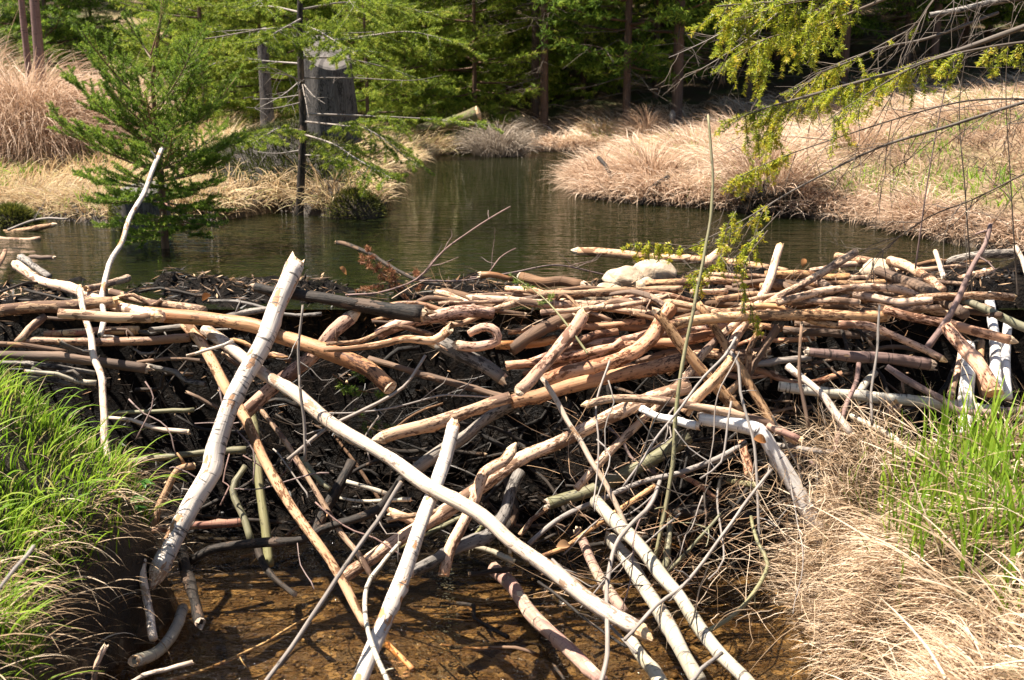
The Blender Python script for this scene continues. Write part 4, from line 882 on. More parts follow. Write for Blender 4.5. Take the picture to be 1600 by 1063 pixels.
def shore_fringe(n, keep, mat, label, seed):
    rs = np.random.RandomState(seed); x = rs.uniform(-7, 4, n * 40); y = rs.uniform(4.6, 13, n * 40); k = keep(x, y); x, y = x[k], y[k]
    d = pool_dist(x, y); k = (d > .0) & (d < .22); x, y = x[k], y[k]; p = np.stack([x, y, ground(x, y) - .005], 1)[:n]; n = len(p); az, st = downhill(p)
    cl = vnoise(p[:, 0] * 4, p[:, 1] * 4)
    stuff(grass_obj('shore_grass', [blades(rs, p, az + rs.normal(0, .6, n), rs.uniform(.08, .24, n) * (.5 + cl), rs.uniform(.004, .008, n), rs.uniform(.6, 1.3, n), rs.uniform(.8, 1.9, n), rs.beta(1.5, 1.5, n), 5, .5)], mat), label, 'dry grass')
shore_fringe(9000, lambda x, y: x > .2, M['drypink'], 'fringe of drooping dry grass trailing into the pool below the dry slope', 51)
shore_fringe(7000, lambda x, y: x < -.2, M['dryyel'], 'fringe of yellow dry grass along the shore beside both stumps', 52)
def tussock(c, rad, h, n, mat, label, seed, lean=1.2, w=(.003, .007), dome=.5, stalks=0, cat='tussock', group=None):
    rs = np.random.RandomState(seed); c = np.array(c, float)
    a = rs.uniform(0, 6.28, n); q = np.sqrt(rs.rand(n)); rr = rad * .62 * q
    zz = dome * h * (1 - q ** 2)
    roots = np.stack([c[0] + rr * np.cos(a), c[1] + rr * np.sin(a), c[2] + zz - .02], 1)
    e = empty('grass_tussock', c); tag(e, label, cat, group)
    pts = [blades(rs, roots, a + rs.normal(0, .45, n), rs.uniform(.55, 1.15, n) * max(h, rad) * 1.05, rs.uniform(*w, n), .15 + q * rs.uniform(.3, .9, n), lean * rs.uniform(.7, 1.5, n), np.clip(rs.beta(2, 1.8, n), 0, 1), 6, .3)]
    grass_obj('blades', pts, mat, e, None).data.transform(__import__('mathutils').Matrix.Translation(-Vector(c)))
    # peat heart of the tussock
    th = np.linspace(0, 2 * math.pi, 14, endpoint=False); rows = [(1.0, -.12), (.98, .1), (.75, .55), (.35, .9), (.05, 1.0)]
    V = []; rnd = random.Random(seed)
    for s_, z_ in rows:
        for t in th: k = s_ * rad * .62 * (1 + rnd.uniform(-.12, .12)); V.append((k * math.cos(t), k * math.sin(t), z_ * dome * h - .02))
    F_ = [(i * 14 + j, i * 14 + (j + 1) % 14, (i + 1) * 14 + (j + 1) % 14, (i + 1) * 14 + j) for i in range(4) for j in range(14)]
    np_mesh('root_clod', V, F_, M['peat'], None, True, e)
    if stalks:
        n = stalks; a = rs.uniform(0, 6.28, n); rr = rad * .5 * np.sqrt(rs.rand(n))
        roots = np.stack([rr * np.cos(a), rr * np.sin(a), np.full(n, dome * h * .6)], 1)
        grass_obj('tall_stalks', [blades(rs, roots, a, rs.uniform(.7, 1.3, n) * h * 1.3, rs.uniform(.005, .009, n), rs.uniform(.05, .4, n), rs.uniform(.1, .8, n), rs.uniform(.4, 1, n), 6, .15)], mat, e)
    return e
m, nt, N, L, out = new_mat('peat'); pos = geo_pos(nt); a_ = noise(nt, pos, 45, 4, .7)
principled(nt, out, mixc(nt, a_, (.012, .008, .005), (.07, .045, .025)), .8, bump(nt, a_, .8, .02)); M['peat'] = m
def gp(px, py, z): q_ = PZ(px, py, z); return (q_.x, q_.y, z)
tussock(gp(935, 300, .0), .30, .28, 900, M['drypink'], 'drooping dry tussock at the tip of the bank, reaching into the pool', 31, 1.3)
tussock(gp(1015, 305, .0), .36, .30, 1100, M['drypink'], 'broad dry tussock between the bank tip and the standing sapling stem', 32, 1.2)
tussock(gp(1090, 270, .06), .42, .24, 1100, M['drypink'], 'shaggy tall tussock behind the standing sapling stem', 33, 1.2, stalks=20)
tussock(gp(1160, 240, .15), .45, .18, 1200, M['drypink'], 'plume-like tussock at the forest edge behind the sapling stem', 34, 1.3, stalks=25)
tussock(gp(780, 243, .0), .42, .22, 1000, M['drygrey'], 'low grey undercut tussock across the pool', 35, 1.5, (.004, .009))
tussock(gp(1440, 362, .0), .24, .20, 800, M['drypink'], 'undercut tussock over a dark hole at the pool edge', 36, 1.4)
tussock(gp(1505, 372, .0), .20, .16, 500, M['drypink'], 'little tussock at the waterline under the bare boughs', 37, 1.4)
tussock(gp(45, 255, .16), .85, .40, 6500, M['drypink'], 'huge shaggy mound of tall dry grass by the thin pale trunks', 38, 1.9, (.003, .007), .8, 60)
tussock(gp(165, 215, .30), .55, .42, 2000, M['drypink'], 'second grass mound behind the upper twigs of the small spruce', 39, 1.2, (.004, .008), .6, 40)
tussock(gp(-60, 200, .35), .7, .7, 2000, M['drypink'], 'tall grass mound cut by the edge of the view', 40, 1.1, (.004, .008), .6, 60)
tussock(gp(400, 300, .05), .28, .2, 700, M['dryyel'], 'pale straw tussock between small spruce and slender spruce', 41, 1.5)
tussock(gp(445, 318, .0), .22, .2, 700, M['dryyel'], 'greenish straw tussock around the foot of the slender spruce', 42, 1.5)
tussock(gp(515, 320, .0), .16, .16, 500, M['dryyel'], 'brownish tussock between the slender trunk and the mossy hummock', 47, 1.5)
tussock(gp(1010, 222, .10), .30, .34, 700, M['drypink'], 'straw tussock under the reddish forest trunks', 43, 1.1, (.005, .010))
tussock(gp(940, 222, .08), .30, .20, 600, M['dryyel'], 'flat yellow tussock on the far shore', 44, 1.4, (.005, .010))
tussock(gp(1200, 295, .15), .40, .26, 1000, M['drypink'], 'low rust-coloured tussock on the slope above the waterline', 45, 1.4)
tussock(gp(1340, 250, .22), .40, .18, 900, M['drypink'], 'wide tussock in the middle of the dry slope', 46, 1.4)

# --- mossy hummock in the pool
def hummock(c, rx, ry, h, label, seed):
    rs = np.random.RandomState(seed); e = empty('mossy_hummock', c); tag(e, label, 'hummock')
    V = []; nt_, nr = 20, 7
    for i in range(nr):
        f = i / (nr - 1)
        for j in range(nt_):
            t = j * 2 * math.pi / nt_; k = math.cos(f * math.pi / 2) ** .55 * (1 + .12 * math.sin(3 * t + seed) + rs.uniform(-.06, .06))
            V.append((rx * k * math.cos(t), ry * k * math.sin(t), -.06 + (h + .06) * f ** .8 + rs.uniform(-.008, .008)))
    F_ = [(i * nt_ + j, i * nt_ + (j + 1) % nt_, (i + 1) * nt_ + (j + 1) % nt_, (i + 1) * nt_ + j) for i in range(nr - 1) for j in range(nt_)]
    np_mesh('clod', V, F_, M['peat'], None, True, e)
    n = 2200; a = rs.uniform(0, 6.28, n); q = np.sqrt(rs.rand(n))
    roots = np.stack([rx * q * np.cos(a) * .97, ry * q * np.sin(a) * .97, h * (1 - q ** 2.6) * .98], 1)
    grass_obj('moss_cover', [blades(rs, roots, a, rs.uniform(.02, .05, n), rs.uniform(.003, .007, n), q * 1.2, rs.uniform(.2, 1.3, n), rs.rand(n), 3, .5)], M['moss'], e)
hummock(gp(556, 338, 0), .185, .15, .15, 'mossy yellow-green hummock standing in the pool beside the slender trunk', 5)
hummock(gp(20, 352, 0), .16, .12, .10, 'dark mossy hummock at the shore near the floating sticks', 6)

# --- leafy plant at the edge of the green bank
def leafy_plant(px, py, z, n, size, spread, label, seed):
    rs = random.Random(seed); q_ = PZ(px, py, z); c = np.array(q_); e = empty('leafy_plant', c); tag(e, label, 'plant')
    for i in range(n):
        a = rs.uniform(-2.4, 1.2); l = rs.uniform(.4, 1) * spread; top = np.array([l * math.cos(a), l * math.sin(a) * .7 - .01, rs.uniform(.25, 1) * spread * .9])
        cc = catmull([(0, 0, 0), top * .5 + np.array([0, 0, spread * .2]), top], .02)
        v, f, lc, _x = tube(cc, np.full(len(cc), .0012), 5, rs, 0, 0, False)
        np_mesh('stem', v, f, M['leaf'], {'tint': np.full(len(v), .6)}, True, e)
        V = []; F_ = []; T = []
        for b in (-1.2, -.6, 0, .6, 1.2):                             # fingered leaf
            ang = a + b; L_ = size * (1 - .22 * abs(b)); dv = np.array([math.cos(ang), math.sin(ang), rs.uniform(-.35, .15)]); sv = np.array([-math.sin(ang), math.cos(ang), 0])
            o_ = len(V); tt = rs.uniform(.25, .9)
            for f_, w_ in ((0, .05), (.3, .24), (.6, .26), (.82, .14), (1, .0)):
                dr = np.array([0, 0, -.25 * size * f_ ** 2])
                V += [top + dv * L_ * f_ - sv * L_ * w_ + dr + np.array([0, 0, .06 * size]), top + dv * L_ * f_ + dr, top + dv * L_ * f_ + sv * L_ * w_ + dr + np.array([0, 0, .06 * size])]; T += [tt] * 3
            for k in range(4):
                F_ += [(o_ + 3 * k, o_ + 3 * k + 1, o_ + 3 * k + 4, o_ + 3 * k + 3), (o_ + 3 * k + 1, o_ + 3 * k + 2, o_ + 3 * k + 5, o_ + 3 * k + 4)]
        np_mesh('leaf', V, np.array(F_), M['leaf'], {'tint': T}, True, e)
leafy_plant(178, 800, -.38, 15, .035, .11, 'leafy green plant with fingered leaves at the lip of the grass bank', 1)
leafy_plant(145, 825, -.45, 8, .03, .08, 'smaller dark leafy plant hanging lower on the bank edge', 2)
leafy_plant(140, 880, -.56, 3, .025, .05, 'tiny leafy sprig low in the shade of the bank', 3)
LATE()
# ------------------------------------------------------------------ conifers
def needles(segs, dens, nl, nw, rs, tipb=.3, fwd=.6, base=.45, spread=.2, up=0):
    segs = np.array(segs, float); a, b = segs[:, :3], segs[:, 3:6]
    L_ = np.linalg.norm(b - a, axis=1); cnt = np.maximum(1, (L_ * dens).astype(int)); idx = np.repeat(np.arange(len(segs)), cnt); n = len(idx)
    t = rs.rand(n); ax = (b - a) / (L_[:, None] + 1e-9); ax = ax[idx]; pos = a[idx] + (b - a)[idx] * t[:, None]
    pr = rand_unit(rs, n); pr[:, 2] += up; pr -= ax * np.sum(pr * ax, 1)[:, None]; pr /= np.linalg.norm(pr, axis=1)[:, None] + 1e-9
    d = ax * fwd * rs.uniform(.6, 1.4, n)[:, None] + pr; d /= np.linalg.norm(d, axis=1)[:, None]
    s = np.cross(d, rand_unit(rs, n)); s /= np.linalg.norm(s, axis=1)[:, None] + 1e-9
    l = nl * rs.uniform(.7, 1.15, n) * np.where(t > .93, .8, 1)
    V = np.stack([pos - s * nw / 2, pos + s * nw / 2, pos + d * l[:, None] * .7 + s * nw * .35, pos + d * l[:, None], pos + d * l[:, None] * .7 - s * nw * .35], 1).reshape(-1, 3)
    F_ = np.arange(n * 5).reshape(n, 5)
    seg_t = rs.normal(0, spread * .6, len(segs))[idx]
    ti = np.clip(base + seg_t + rs.normal(0, spread * .5, n) + tipb * (t - .5), 0, 1)
    return V, F_, np.repeat(ti, 5)
def needle_obj(name, segs, mat, dens, nl, nw, rs, parent, loc, **kw):
    V, F_, t = needles(segs, dens, nl, nw, rs, **kw)
    o = np_mesh(name, V - np.array(loc), F_, mat, {'tint': t}, False, parent); return o
def tubes_obj(name, polys, mat, ring, parent, loc, rnd, smooth=True, r_end=.3):
    Vs, Fs, Ls, o_ = [], [], [], 0
    for c, r0 in polys:
        c = np.array(c, float)
        v, f, lc, _x = tube(c, np.linspace(r0, r0 * r_end, len(c)), ring, rnd, .05, 0, False)
        Vs.append(v); Ls.append(lc); Fs += [tuple(i + o_ for i in q) for q in f]; o_ += len(v)
    return np_mesh(name, np.concatenate(Vs) - np.array(loc), np.array(Fs), mat, {'lc': np.concatenate(Ls)}, smooth, parent)
def branch_shape(start, az, el, L_, bend, rnd, nside, side_len, ang=50, sag=.0, wig=.03, flat=.25, sub=True):
    """a spruce branch: bending spine, side shoots in one plane; returns spine and shoot segments"""
    p = np.array(start, float); n = 8; spine = [p.copy()]; e = el; a = az
    for i in range(n):
        e = e + bend / n; a += rnd.gauss(0, wig)
        p = p + np.array([math.cos(a) * math.cos(e), math.sin(a) * math.cos(e), math.sin(e)]) * L_ / n; spine.append(p.copy())
    spine = np.array(spine); segs = []; twigs = []
    for k in range(2 if nside else 0, n): segs.append(np.concatenate([spine[k], spine[k + 1]]))
    for q in range(nside):
        f = .16 + .8 * (q + rnd.random() * .6) / nside; i = min(int(f * n), n - 1); u = f * n - i
        b0 = spine[i] * (1 - u) + spine[i + 1] * u; t = spine[i + 1] - spine[i]; t /= np.linalg.norm(t)
        h = np.cross(t, [0, 0, 1]); h /= np.linalg.norm(h) + 1e-9; sg = 1 if q % 2 else -1
        A_ = R(rnd.gauss(ang, 8)); d = t * math.cos(A_) + h * sg * math.sin(A_) + np.array([0, 0, rnd.gauss(0, flat) - sag])
        d /= np.linalg.norm(d); l = side_len * (1 - .75 * f) * rnd.uniform(.7, 1.15) + .02
        m1 = b0 + d * l * .5; m2 = m1 + (d + np.array([0, 0, rnd.gauss(.05, .1) - sag])) * l * .5
        twigs.append(([b0, m1, m2], .0)); segs.append(np.concatenate([b0 + d * l * .08, m1])); segs.append(np.concatenate([m1, m2]))
        if sub and l > side_len * .4:
            for g in (.45, .7):
                for s2 in (1, -1):
                    if rnd.random() < .6:
                        bb = b0 + d * l * g; d2 = d * .75 + np.cross(d, [0, 0, 1]) * s2 * .7 + np.array([0, 0, rnd.gauss(0, flat) - sag]); d2 /= np.linalg.norm(d2)
                        segs.append(np.concatenate([bb, bb + d2 * l * .35]))
    return spine, segs, twigs

# --- small spruce standing in the flooded edge
rnd = random.Random(77); rs = np.random.RandomState(77)
b0 = PZ(258, 388, 0); YS = b0.y; top = P(257, -22, YS); base = np.array([b0.x, YS, -.12])
tr = empty('small_spruce', base); tag(tr, 'small bushy young spruce with bright upright tips standing in the flooded pool edge', 'tree')
H = top.z - base[2]
kx = m_per_px(YS)
tubes_obj('trunk', [([base, (b0.x + .006, YS, .4), (b0.x - .004, YS, .8), (top.x, YS, top.z)], .021)], W['brown'], 9, tr, base, rnd, r_end=.2)
def z_at(py): return P(258, py, YS).z
whorls = [ # photo height, count, length m, start elevation deg, bend deg
 (92, 4, .27, 52, 12), (130, 3, .20, 48, 12), (180, 6, .50, 38, 16), (212, 4, .34, 28, 20), (235, 6, .50, 22, 20), (262, 6, .50, 10, 24), (290, 6, .47, 2, 20), (312, 6, .40, -10, 18), (335, 4, .32, -18, 16), (352, 3, .25, -20, 12)]
for wi, (py, cnt, ll, el, bd) in enumerate(whorls):
    a0 = rnd.random() * 6.28 if wi != 2 else R(180)
    for k in range(cnt):
        az = a0 + k * 2 * math.pi / cnt + rnd.gauss(0, .15); L_ = ll * rnd.uniform(.78, 1.12)
        st = (b0.x, YS, z_at(py) + rnd.uniform(-.02, .02))
        spine, segs, twigs = branch_shape(st, az, R(el + rnd.gauss(0, 6)), L_, R(bd), rnd, (2 if py < 140 else int(4 + L_ * 21)), L_ * .55, 46, -.16, .03, .16)
        br = tubes_obj('branch', [(spine, .0055 * (L_ / .4) ** .5)] + [(c, .0021) for c, _q in twigs], W['red'], 5, tr, base, rnd, r_end=.35)
        if py < 330 or rnd.random() < .7:
            needle_obj('needles', segs, M['needle'], 1600, .0135, .0024, rs, br, base, tipb=.36, base=.56, up=.4)
# leader tip needles
needle_obj('leader_needles', [np.array([top.x, YS, z_at(120), top.x, YS, top.z])], M['needle'], 500, .012, .002, rs, tr, base)

# --- slender spruce with dead lower branches standing in the water
b1 = PZ(468, 336, 0); YT = b1.y; base = np.array([b1.x, YT, -.15]); kx = m_per_px(YT)
tr = empty('slender_spruce', base); tag(tr, 'slender dark-stemmed spruce with thin dead lower branches rising from the pool', 'tree')
tt = [P(468, 336, YT), P(474, 200, YT), P(468, 60, YT), P(470, -60, YT), P(474, -520, YT)]
tubes_obj('trunk', [([base] + [np.array(t) for t in tt], .030)], W['dark'], 10, tr, base, rnd, r_end=.35)
def tree_branch(tr, base, pts, Ys, r0, mat, nmat, dens_side, side_len, nl, nw, dens, sag, rs, rnd, from_=.35, nameb='branch', tipb=.3, nbase=.5, sl_pow=.5):
    pts = [np.array(P(x, y, Y)) for (x, y), Y in zip(pts, Ys)]; c = catmull(pts, .04)
    polys = [(c, r0)]; segs = []; n = len(c)
    if dens_side:
        Lc = float(np.sum(np.linalg.norm(np.diff(c, axis=0), axis=1))); ns = int(Lc * (1 - from_) * dens_side)
        for q in range(ns):
            f = from_ + (1 - from_) * (q + rnd.random()) / ns; i = min(int(f * (n - 1)), n - 2); t = c[i + 1] - c[i]; t /= np.linalg.norm(t) + 1e-9
            h = np.cross(t, [0, 0, 1]); h /= np.linalg.norm(h) + 1e-9; sg = 1 if q % 2 else -1
            d = t * .7 + h * sg * .75 + np.array([0, 0, rnd.gauss(-.05, .25) - sag]); d /= np.linalg.norm(d)
            l = side_len * (1 - .6 * (f - from_) / (1 - from_)) ** sl_pow * rnd.uniform(.45, 1.15)
            m1 = c[i] + d * l * .5; d2 = d + np.array([0, 0, -.5 * sag + rnd.gauss(0, .15)]); d2 /= np.linalg.norm(d2); m2 = m1 + d2 * l * .5
            polys.append((np.array([c[i], m1, m2]), min(r0 * .4, .0022)))
            segs += [np.concatenate([c[i] + d * l * .12, m1]), np.concatenate([m1, m2])]
            for g in (.3, .5, .7, .9):
                for s2 in (1, -1):
                    if rnd.random() < .55:
                        bb = c[i] + d * l * g; hh = np.cross(d, [0, 0, 1]); hh /= np.linalg.norm(hh) + 1e-9
                        d3 = d * .7 + hh * s2 * .7 + np.array([0, 0, rnd.gauss(0, .2) - sag]); d3 /= np.linalg.norm(d3)
                        segs.append(np.concatenate([bb, bb + d3 * l * .38 * (1.2 - g)]))
        k0 = int(.75 * n)
        for i in range(k0, n - 1): segs.append(np.concatenate([c[i], c[i + 1]]))
    br = tubes_obj(nameb, polys, mat, 5, tr, base, rnd, r_end=.3)
    if segs: needle_obj('needles', segs, nmat, dens, nl, nw, rs, br, base, tipb=tipb, base=nbase, spread=.28)
    return br
T_ = YT
sb = [ # foliage branches of the slender spruce: path, depths, side shoots/m, side length
 ([(470, 40), (400, 48), (300, 62), (255, 40)], (0, -.2, -.5, -.7), 26, .30), ([(470, 62), (560, 58), (640, 50), (725, 70)], (0, -.1, -.4, -.6), 26, .30),
 ([(470, 20), (420, 10), (360, 12), (300, 0)], (0, .2, .5, .6), 26, .28), ([(470, 15), (540, 4), (620, 10), (690, 25)], (0, .3, .6, .8), 26, .3),
 ([(470, 30), (455, 38), (430, 52), (400, 70)], (0, -.4, -.8, -1.1), 28, .28), ([(470, 40), (490, 45), (520, 62), (555, 85)], (0, -.4, -.8, -1.1), 28, .28),
 ([(474, 190), (530, 196), (580, 205), (655, 262)], (0, -.3, -.5, -.7), 30, .30), ([(474, 178), (590, 182), (680, 187), (772, 196)], (0, .1, .2, .3), 22, .22),
 ([(474, 205), (440, 200), (415, 212), (392, 226)], (0, -.4, -.8, -1.0), 30, .22), 
 ([(474, 210), (520, 225), (560, 250), (610, 278)], (0, -.4, -.8, -1.1), 30, .26), ([(472, 90), (540, 92), (610, 108), (672, 130)], (0, .3, .5, .6), 24, .26),
 ([(472, 100), (420, 96), (372, 92), (330, 100)], (0, .2, .4, .5), 22, .22), ([(470, -30), (380, -40), (300, -20)], (0, -.4, -.8), 26, .34), ([(470, -30), (560, -35), (660, -20)], (0, -.4, -.8), 26, .34),
 ([(470, -50), (440, -30), (400, 10)], (0, -.7, -1.2), 26, .32), ([(470, -60), (520, -30), (560, 20)], (0, -.6, -1.0), 26, .32)]
for path, dy_, ds, sl in sb:
    tree_branch(tr, base, path, [T_ + d for d in dy_], .007, W['grey'], M['needlel'], ds * 1.0, sl, .016, .0026, 1150, .16, rs, rnd, .3)
for path, dy_ in [([(470, 52), (420, 46), (330, 50)], (0, -.2, -.3)), ([(470, 50), (540, 52), (600, 49)], (0, .2, .4)), ([(471, 122), (550, 122), (640, 126), (690, 118)], (0, .1, .1, .2)), ([(471, 125), (440, 150), (398, 172)], (0, -.2, -.3)),
                  ([(472, 128), (430, 108), (402, 106)], (0, -.2, -.3)), ([(473, 130), (490, 150), (508, 162)], (0, -.3, -.5)), ([(472, 130), (478, 160), (482, 184)], (0, -.2, -.3)), ([(473, 148), (430, 154), (395, 155)], (0, .1, .2)),
                  ([(473, 160), (425, 170), (385, 168)], (0, -.1, -.2)), ([(474, 242), (530, 250), (600, 300)], (0, -.3, -.5)), ([(474, 128), (450, 118), (410, 112), (400, 102)], (0, -.3, -.6, -.7)), ([(470, 235), (430, 240), (395, 236)], (0, .2, .3))]:
    pts = [np.array(P(x, y, T_ + d)) for (x, y), d in zip(path, dy_)]; c = catmull(pts, .05); polys = [(c, .0048)]
    for q in range(4):
        i = rnd.randint(1, len(c) - 2); d = np.array([rnd.gauss(0, 1), rnd.gauss(0, .6), rnd.gauss(-.4, .5)]); d *= rnd.uniform(.05, .16) / np.linalg.norm(d)
        polys.append((np.array([c[i], c[i] + d * .6, c[i] + d + np.array([0, 0, -.02])]), .0018))
    tubes_obj('dead_branch', polys, W['grey'], 5, tr, base, rnd)

# --- forest: a few full trees, each copied
def make_spruce(name, H, clear, seed, rad, nmat, trunk_r, dens=62, nl=.075, nw=.017, dead=20, low=0.0):
    rnd = random.Random(seed); rs = np.random.RandomState(seed)
    e = empty(name, (0, 0, 0))
    tubes_obj('trunk', [([(0, 0, -.3), (.01, 0, H * .3), (-.01, .01, H * .65), (0, 0, H)], trunk_r)], W['bark'], 9, e, (0, 0, 0), rnd, r_end=.08)
    segs = []; polys = []; z = clear
    while z < H - .15:
        f = (z - clear) / (H - clear); L_ = rad * (1 - f) ** .8 * (0.72 + .28 * min(1, f * 6)) + .12; cnt = 5 if f < .8 else 4; a0 = rnd.random() * 6.28
        for k in range(cnt):
            if rnd.random() < .12: continue
            l = L_ * rnd.uniform(.65, 1.15)
            sp, sg, tw = branch_shape((0, 0, z + rnd.uniform(-.08, .08)), a0 + k * 6.28 / cnt + rnd.gauss(0, .2), R(rnd.gauss(-6 + 34 * f, 7)), l, R(24 if f < .6 else 12), rnd, int(6 + l * 9), l * .5, 55, .10, .05, .18)
            segs += [s_ for s_ in sg if np.hypot(s_[0], s_[1]) > l * .22]; polys.append((sp, .012 * l))
        z += .20 + .16 * (1 - f) * rnd.uniform(.8, 1.3)
    needle_obj('crown', segs, nmat, dens, nl, nw, rs, e, (0, 0, 0), tipb=.35, base=.45, spread=.3, fwd=.9)
    if polys: tubes_obj('branches', polys, W['bark'], 4, e, (0, 0, 0), rnd)
    polys = []
    for _ in range(dead):
        z = rnd.uniform(.25, max(.6, clear + .6)); a = rnd.random() * 6.28; l = rnd.uniform(.4, 1) * rad * .8
        c = [np.array([0, 0, z])]
        for i in range(4): c.append(c[-1] + np.array([math.cos(a), math.sin(a), rnd.gauss(-.12, .15)]) * l / 4)
        polys.append((np.array(c), .007))
        for q in range(5):
            i = rnd.randint(1, 3); d = np.array([math.cos(a + rnd.choice((-.8, .8))), math.sin(a + rnd.choice((-.8, .8))), rnd.gauss(-.2, .3)]) * l * .3
            polys.append((np.array([c[i], c[i] + d]), .003))
    if polys: tubes_obj('dead_branches', polys, W['greybark'], 4, e, (0, 0, 0), rnd)
    return e
W['bark'] = wood('spruce_bark', (.065, .038, .026), (.15, .09, .06), fleck=(.30, .22, .16), famt=.68, bmp=1.0, var=.15)
W['greybark'] = wood('dead_branch_bark', (.07, .052, .038), (.17, .13, .10), bmp=.4)
W['stumpbark'] = wood('stump_bark', (.045, .038, .034), (.16, .14, .125), fleck=(.02, .017, .015), famt=.54, bmp=1.2, var=.05)
W['stumptop'] = wood('sawn_stump_top', (.075, .065, .058), (.17, .145, .125), fleck=(.16, .13, .11), famt=.66, bmp=.5, var=.05)
W['mosswood'] = wood('mossy_wood', (.07, .05, .02), (.20, .15, .05), patch=(.12, .13, .02), pamt=.5, bmp=1.0, var=.1)
pA = make_spruce('forest_spruce', 8.5, 2.0, 1, 1.7, M['needlef'], .06, dens=80, nl=.075, nw=.0125)
pB = make_spruce('forest_spruce', 7.5, .8, 2, 1.75, M['needlef'], .055, dens=80, nl=.075, nw=.0125, dead=14)
pC = make_spruce('young_spruce', 3.6, .15, 3, 1.25, M['needlel'], .040, dens=150, nl=.05, nw=.0075, dead=0)
pD = make_spruce('forest_spruce', 9.5, 3.2, 4, 1.6, M['needlef'], .062, dens=70, nl=.08, nw=.0135, dead=34)
_used = set()
def place(proto, x, y, rz, s, label, cat, group=None):
    if proto.name not in _used: _used.add(proto.name); o = proto
    else:
        o = proto.copy(); COL.objects.link(o)
        for ch in proto.children:
            c = ch.copy(); COL.objects.link(c); c.parent = o
    o.location = (x, y, float(ground(np.array([x]), np.array([y]))[0]) - .05); o.rotation_euler = (0, 0, rz); o.scale = (s, s, s)
    for k in ('label', 'category', 'group'):
        if k in o: del o[k]
    return tag(o, label, cat, group)
def X(px, Y): return (px - 800) / F * Y / CP
place(pD, X(834, 14.2), 14.2, .3, .95, 'reddish-trunked spruce, one of a close pair across the pool, the shorter seeming', 'tree')
place(pD, X(848, 13.7), 13.7, 2.2, .9, 'reddish-trunked spruce standing slightly before its twin across the pool', 'tree')
place(pB, X(970, 13.5), 13.5, 1.2, 1.0, 'spruce with sunlit drooping branches down to the far shore', 'tree')
place(pD, X(1045, 13.3), 13.3, 4.0, 1.15, 'tall bare-stemmed spruce beside the dry plumes at the forest edge', 'tree')
place(pC, X(640, 13.4), 13.4, .4, .9, 'bright young spruce above the mossy fallen log', 'tree')
place(pC, X(745, 13.9), 13.9, 1.9, .9, 'bright young spruce just before the pair of reddish trunks', 'tree')
place(pC, X(560, 13.2), 13.2, 3.1, 1.15, 'young spruce rising behind the tall sawn stump', 'tree')
place(pC, X(690, 14.8), 14.8, 4.2, 1.2, 'large young spruce in the gap between two nearer young spruces', 'tree')
place(pC, X(345, 11.6), 11.6, 2.0, .85, 'pale young spruce half hidden behind the slender spruce', 'tree')
place(pC, X(905, 15.6), 15.6, .9, 1.1, 'young spruce in shade between reddish trunks', 'tree')
place(pB, X(120, 12.6), 12.6, 2.6, .55, 'dark spruce behind the grass mounds, its skirt reaching the ground', 'tree')
place(pB, X(185, 13.5), 13.5, .6, .5, 'dark pointed-skirt spruce beside the lit gap in the forest', 'tree')
place(pB, X(20, 13.0), 13.0, 4.4, .6, 'dark spruce behind the two thin pale trunks', 'tree')
place(pB, X(420, 15.5), 15.5, 5.2, .8, 'spruce in the forest edge behind the dark snag', 'tree')
for px, Y_, s_ in ((300, 12.2, .7), (430, 11.8, .75), (585, 11.6, .62), (380, 14.6, 1.0), (455, 13.6, .9), (520, 15.4, 1.3), (600, 16.2, 1.4), (790, 15.8, 1.3), (735, 16.6, 1.5), (480, 17.2, 1.5), (900, 17.0, 1.3), (350, 17.5, 1.2), (650, 18, 1.6)):
    place(pC, X(px, Y_), Y_, px * .7, s_, 'bright young spruce in the crowded sunlit forest edge', 'tree', 'young spruces at the forest edge')
place(pA, X(1150, 14.6), 14.6, 1.0, 1.0, 'deep green spruce in shadow behind the plume-like tussock', 'tree')
place(pA, X(1290, 14.2), 14.2, 3.3, .95, 'shadowy spruce behind the hanging yellow-green shoots', 'tree')
place(pA, X(1420, 14.8), 14.8, 5.0, 1.0, 'shadowy spruce above the dry slope behind bare boughs', 'tree')
place(pB, X(1580, 15.2), 15.2, .2, .9, 'spruce at the top of the dry slope', 'tree')
rf = random.Random(9); n_ = 0; spots = [(X(834, 14.2), 14.2), (X(970, 13.5), 13.5), (X(1045, 13.3), 13.3), (X(690, 15.2), 15.2), (X(420, 14.5), 14.5), (X(1150, 14.6), 14.6)]
for _ in range(4000):
    y = rf.uniform(14.8, 34); x = rf.uniform(-.56 * y - 1, .56 * y + 1)
    if y < 28 and X(205, y) < x < X(335, y): continue
    if y < 18.5 and x < .02 * y: continue
    if y < 24 and x < -.30 * y and rf.random() < .6: continue
    if min((x - a) ** 2 + (y - b) ** 2 for a, b in spots) < (1.25 if y < 22 else 1.7) ** 2: continue
    spots.append((x, y)); n_ += 1
    place(rf.choice((pA, pD, pA, pB)), x, y, rf.random() * 6.28, rf.uniform(.85, 1.25), 'spruce among many alike deep in the dark forest across the pool', 'tree', 'spruces deep in the forest')
    if n_ > 95: break

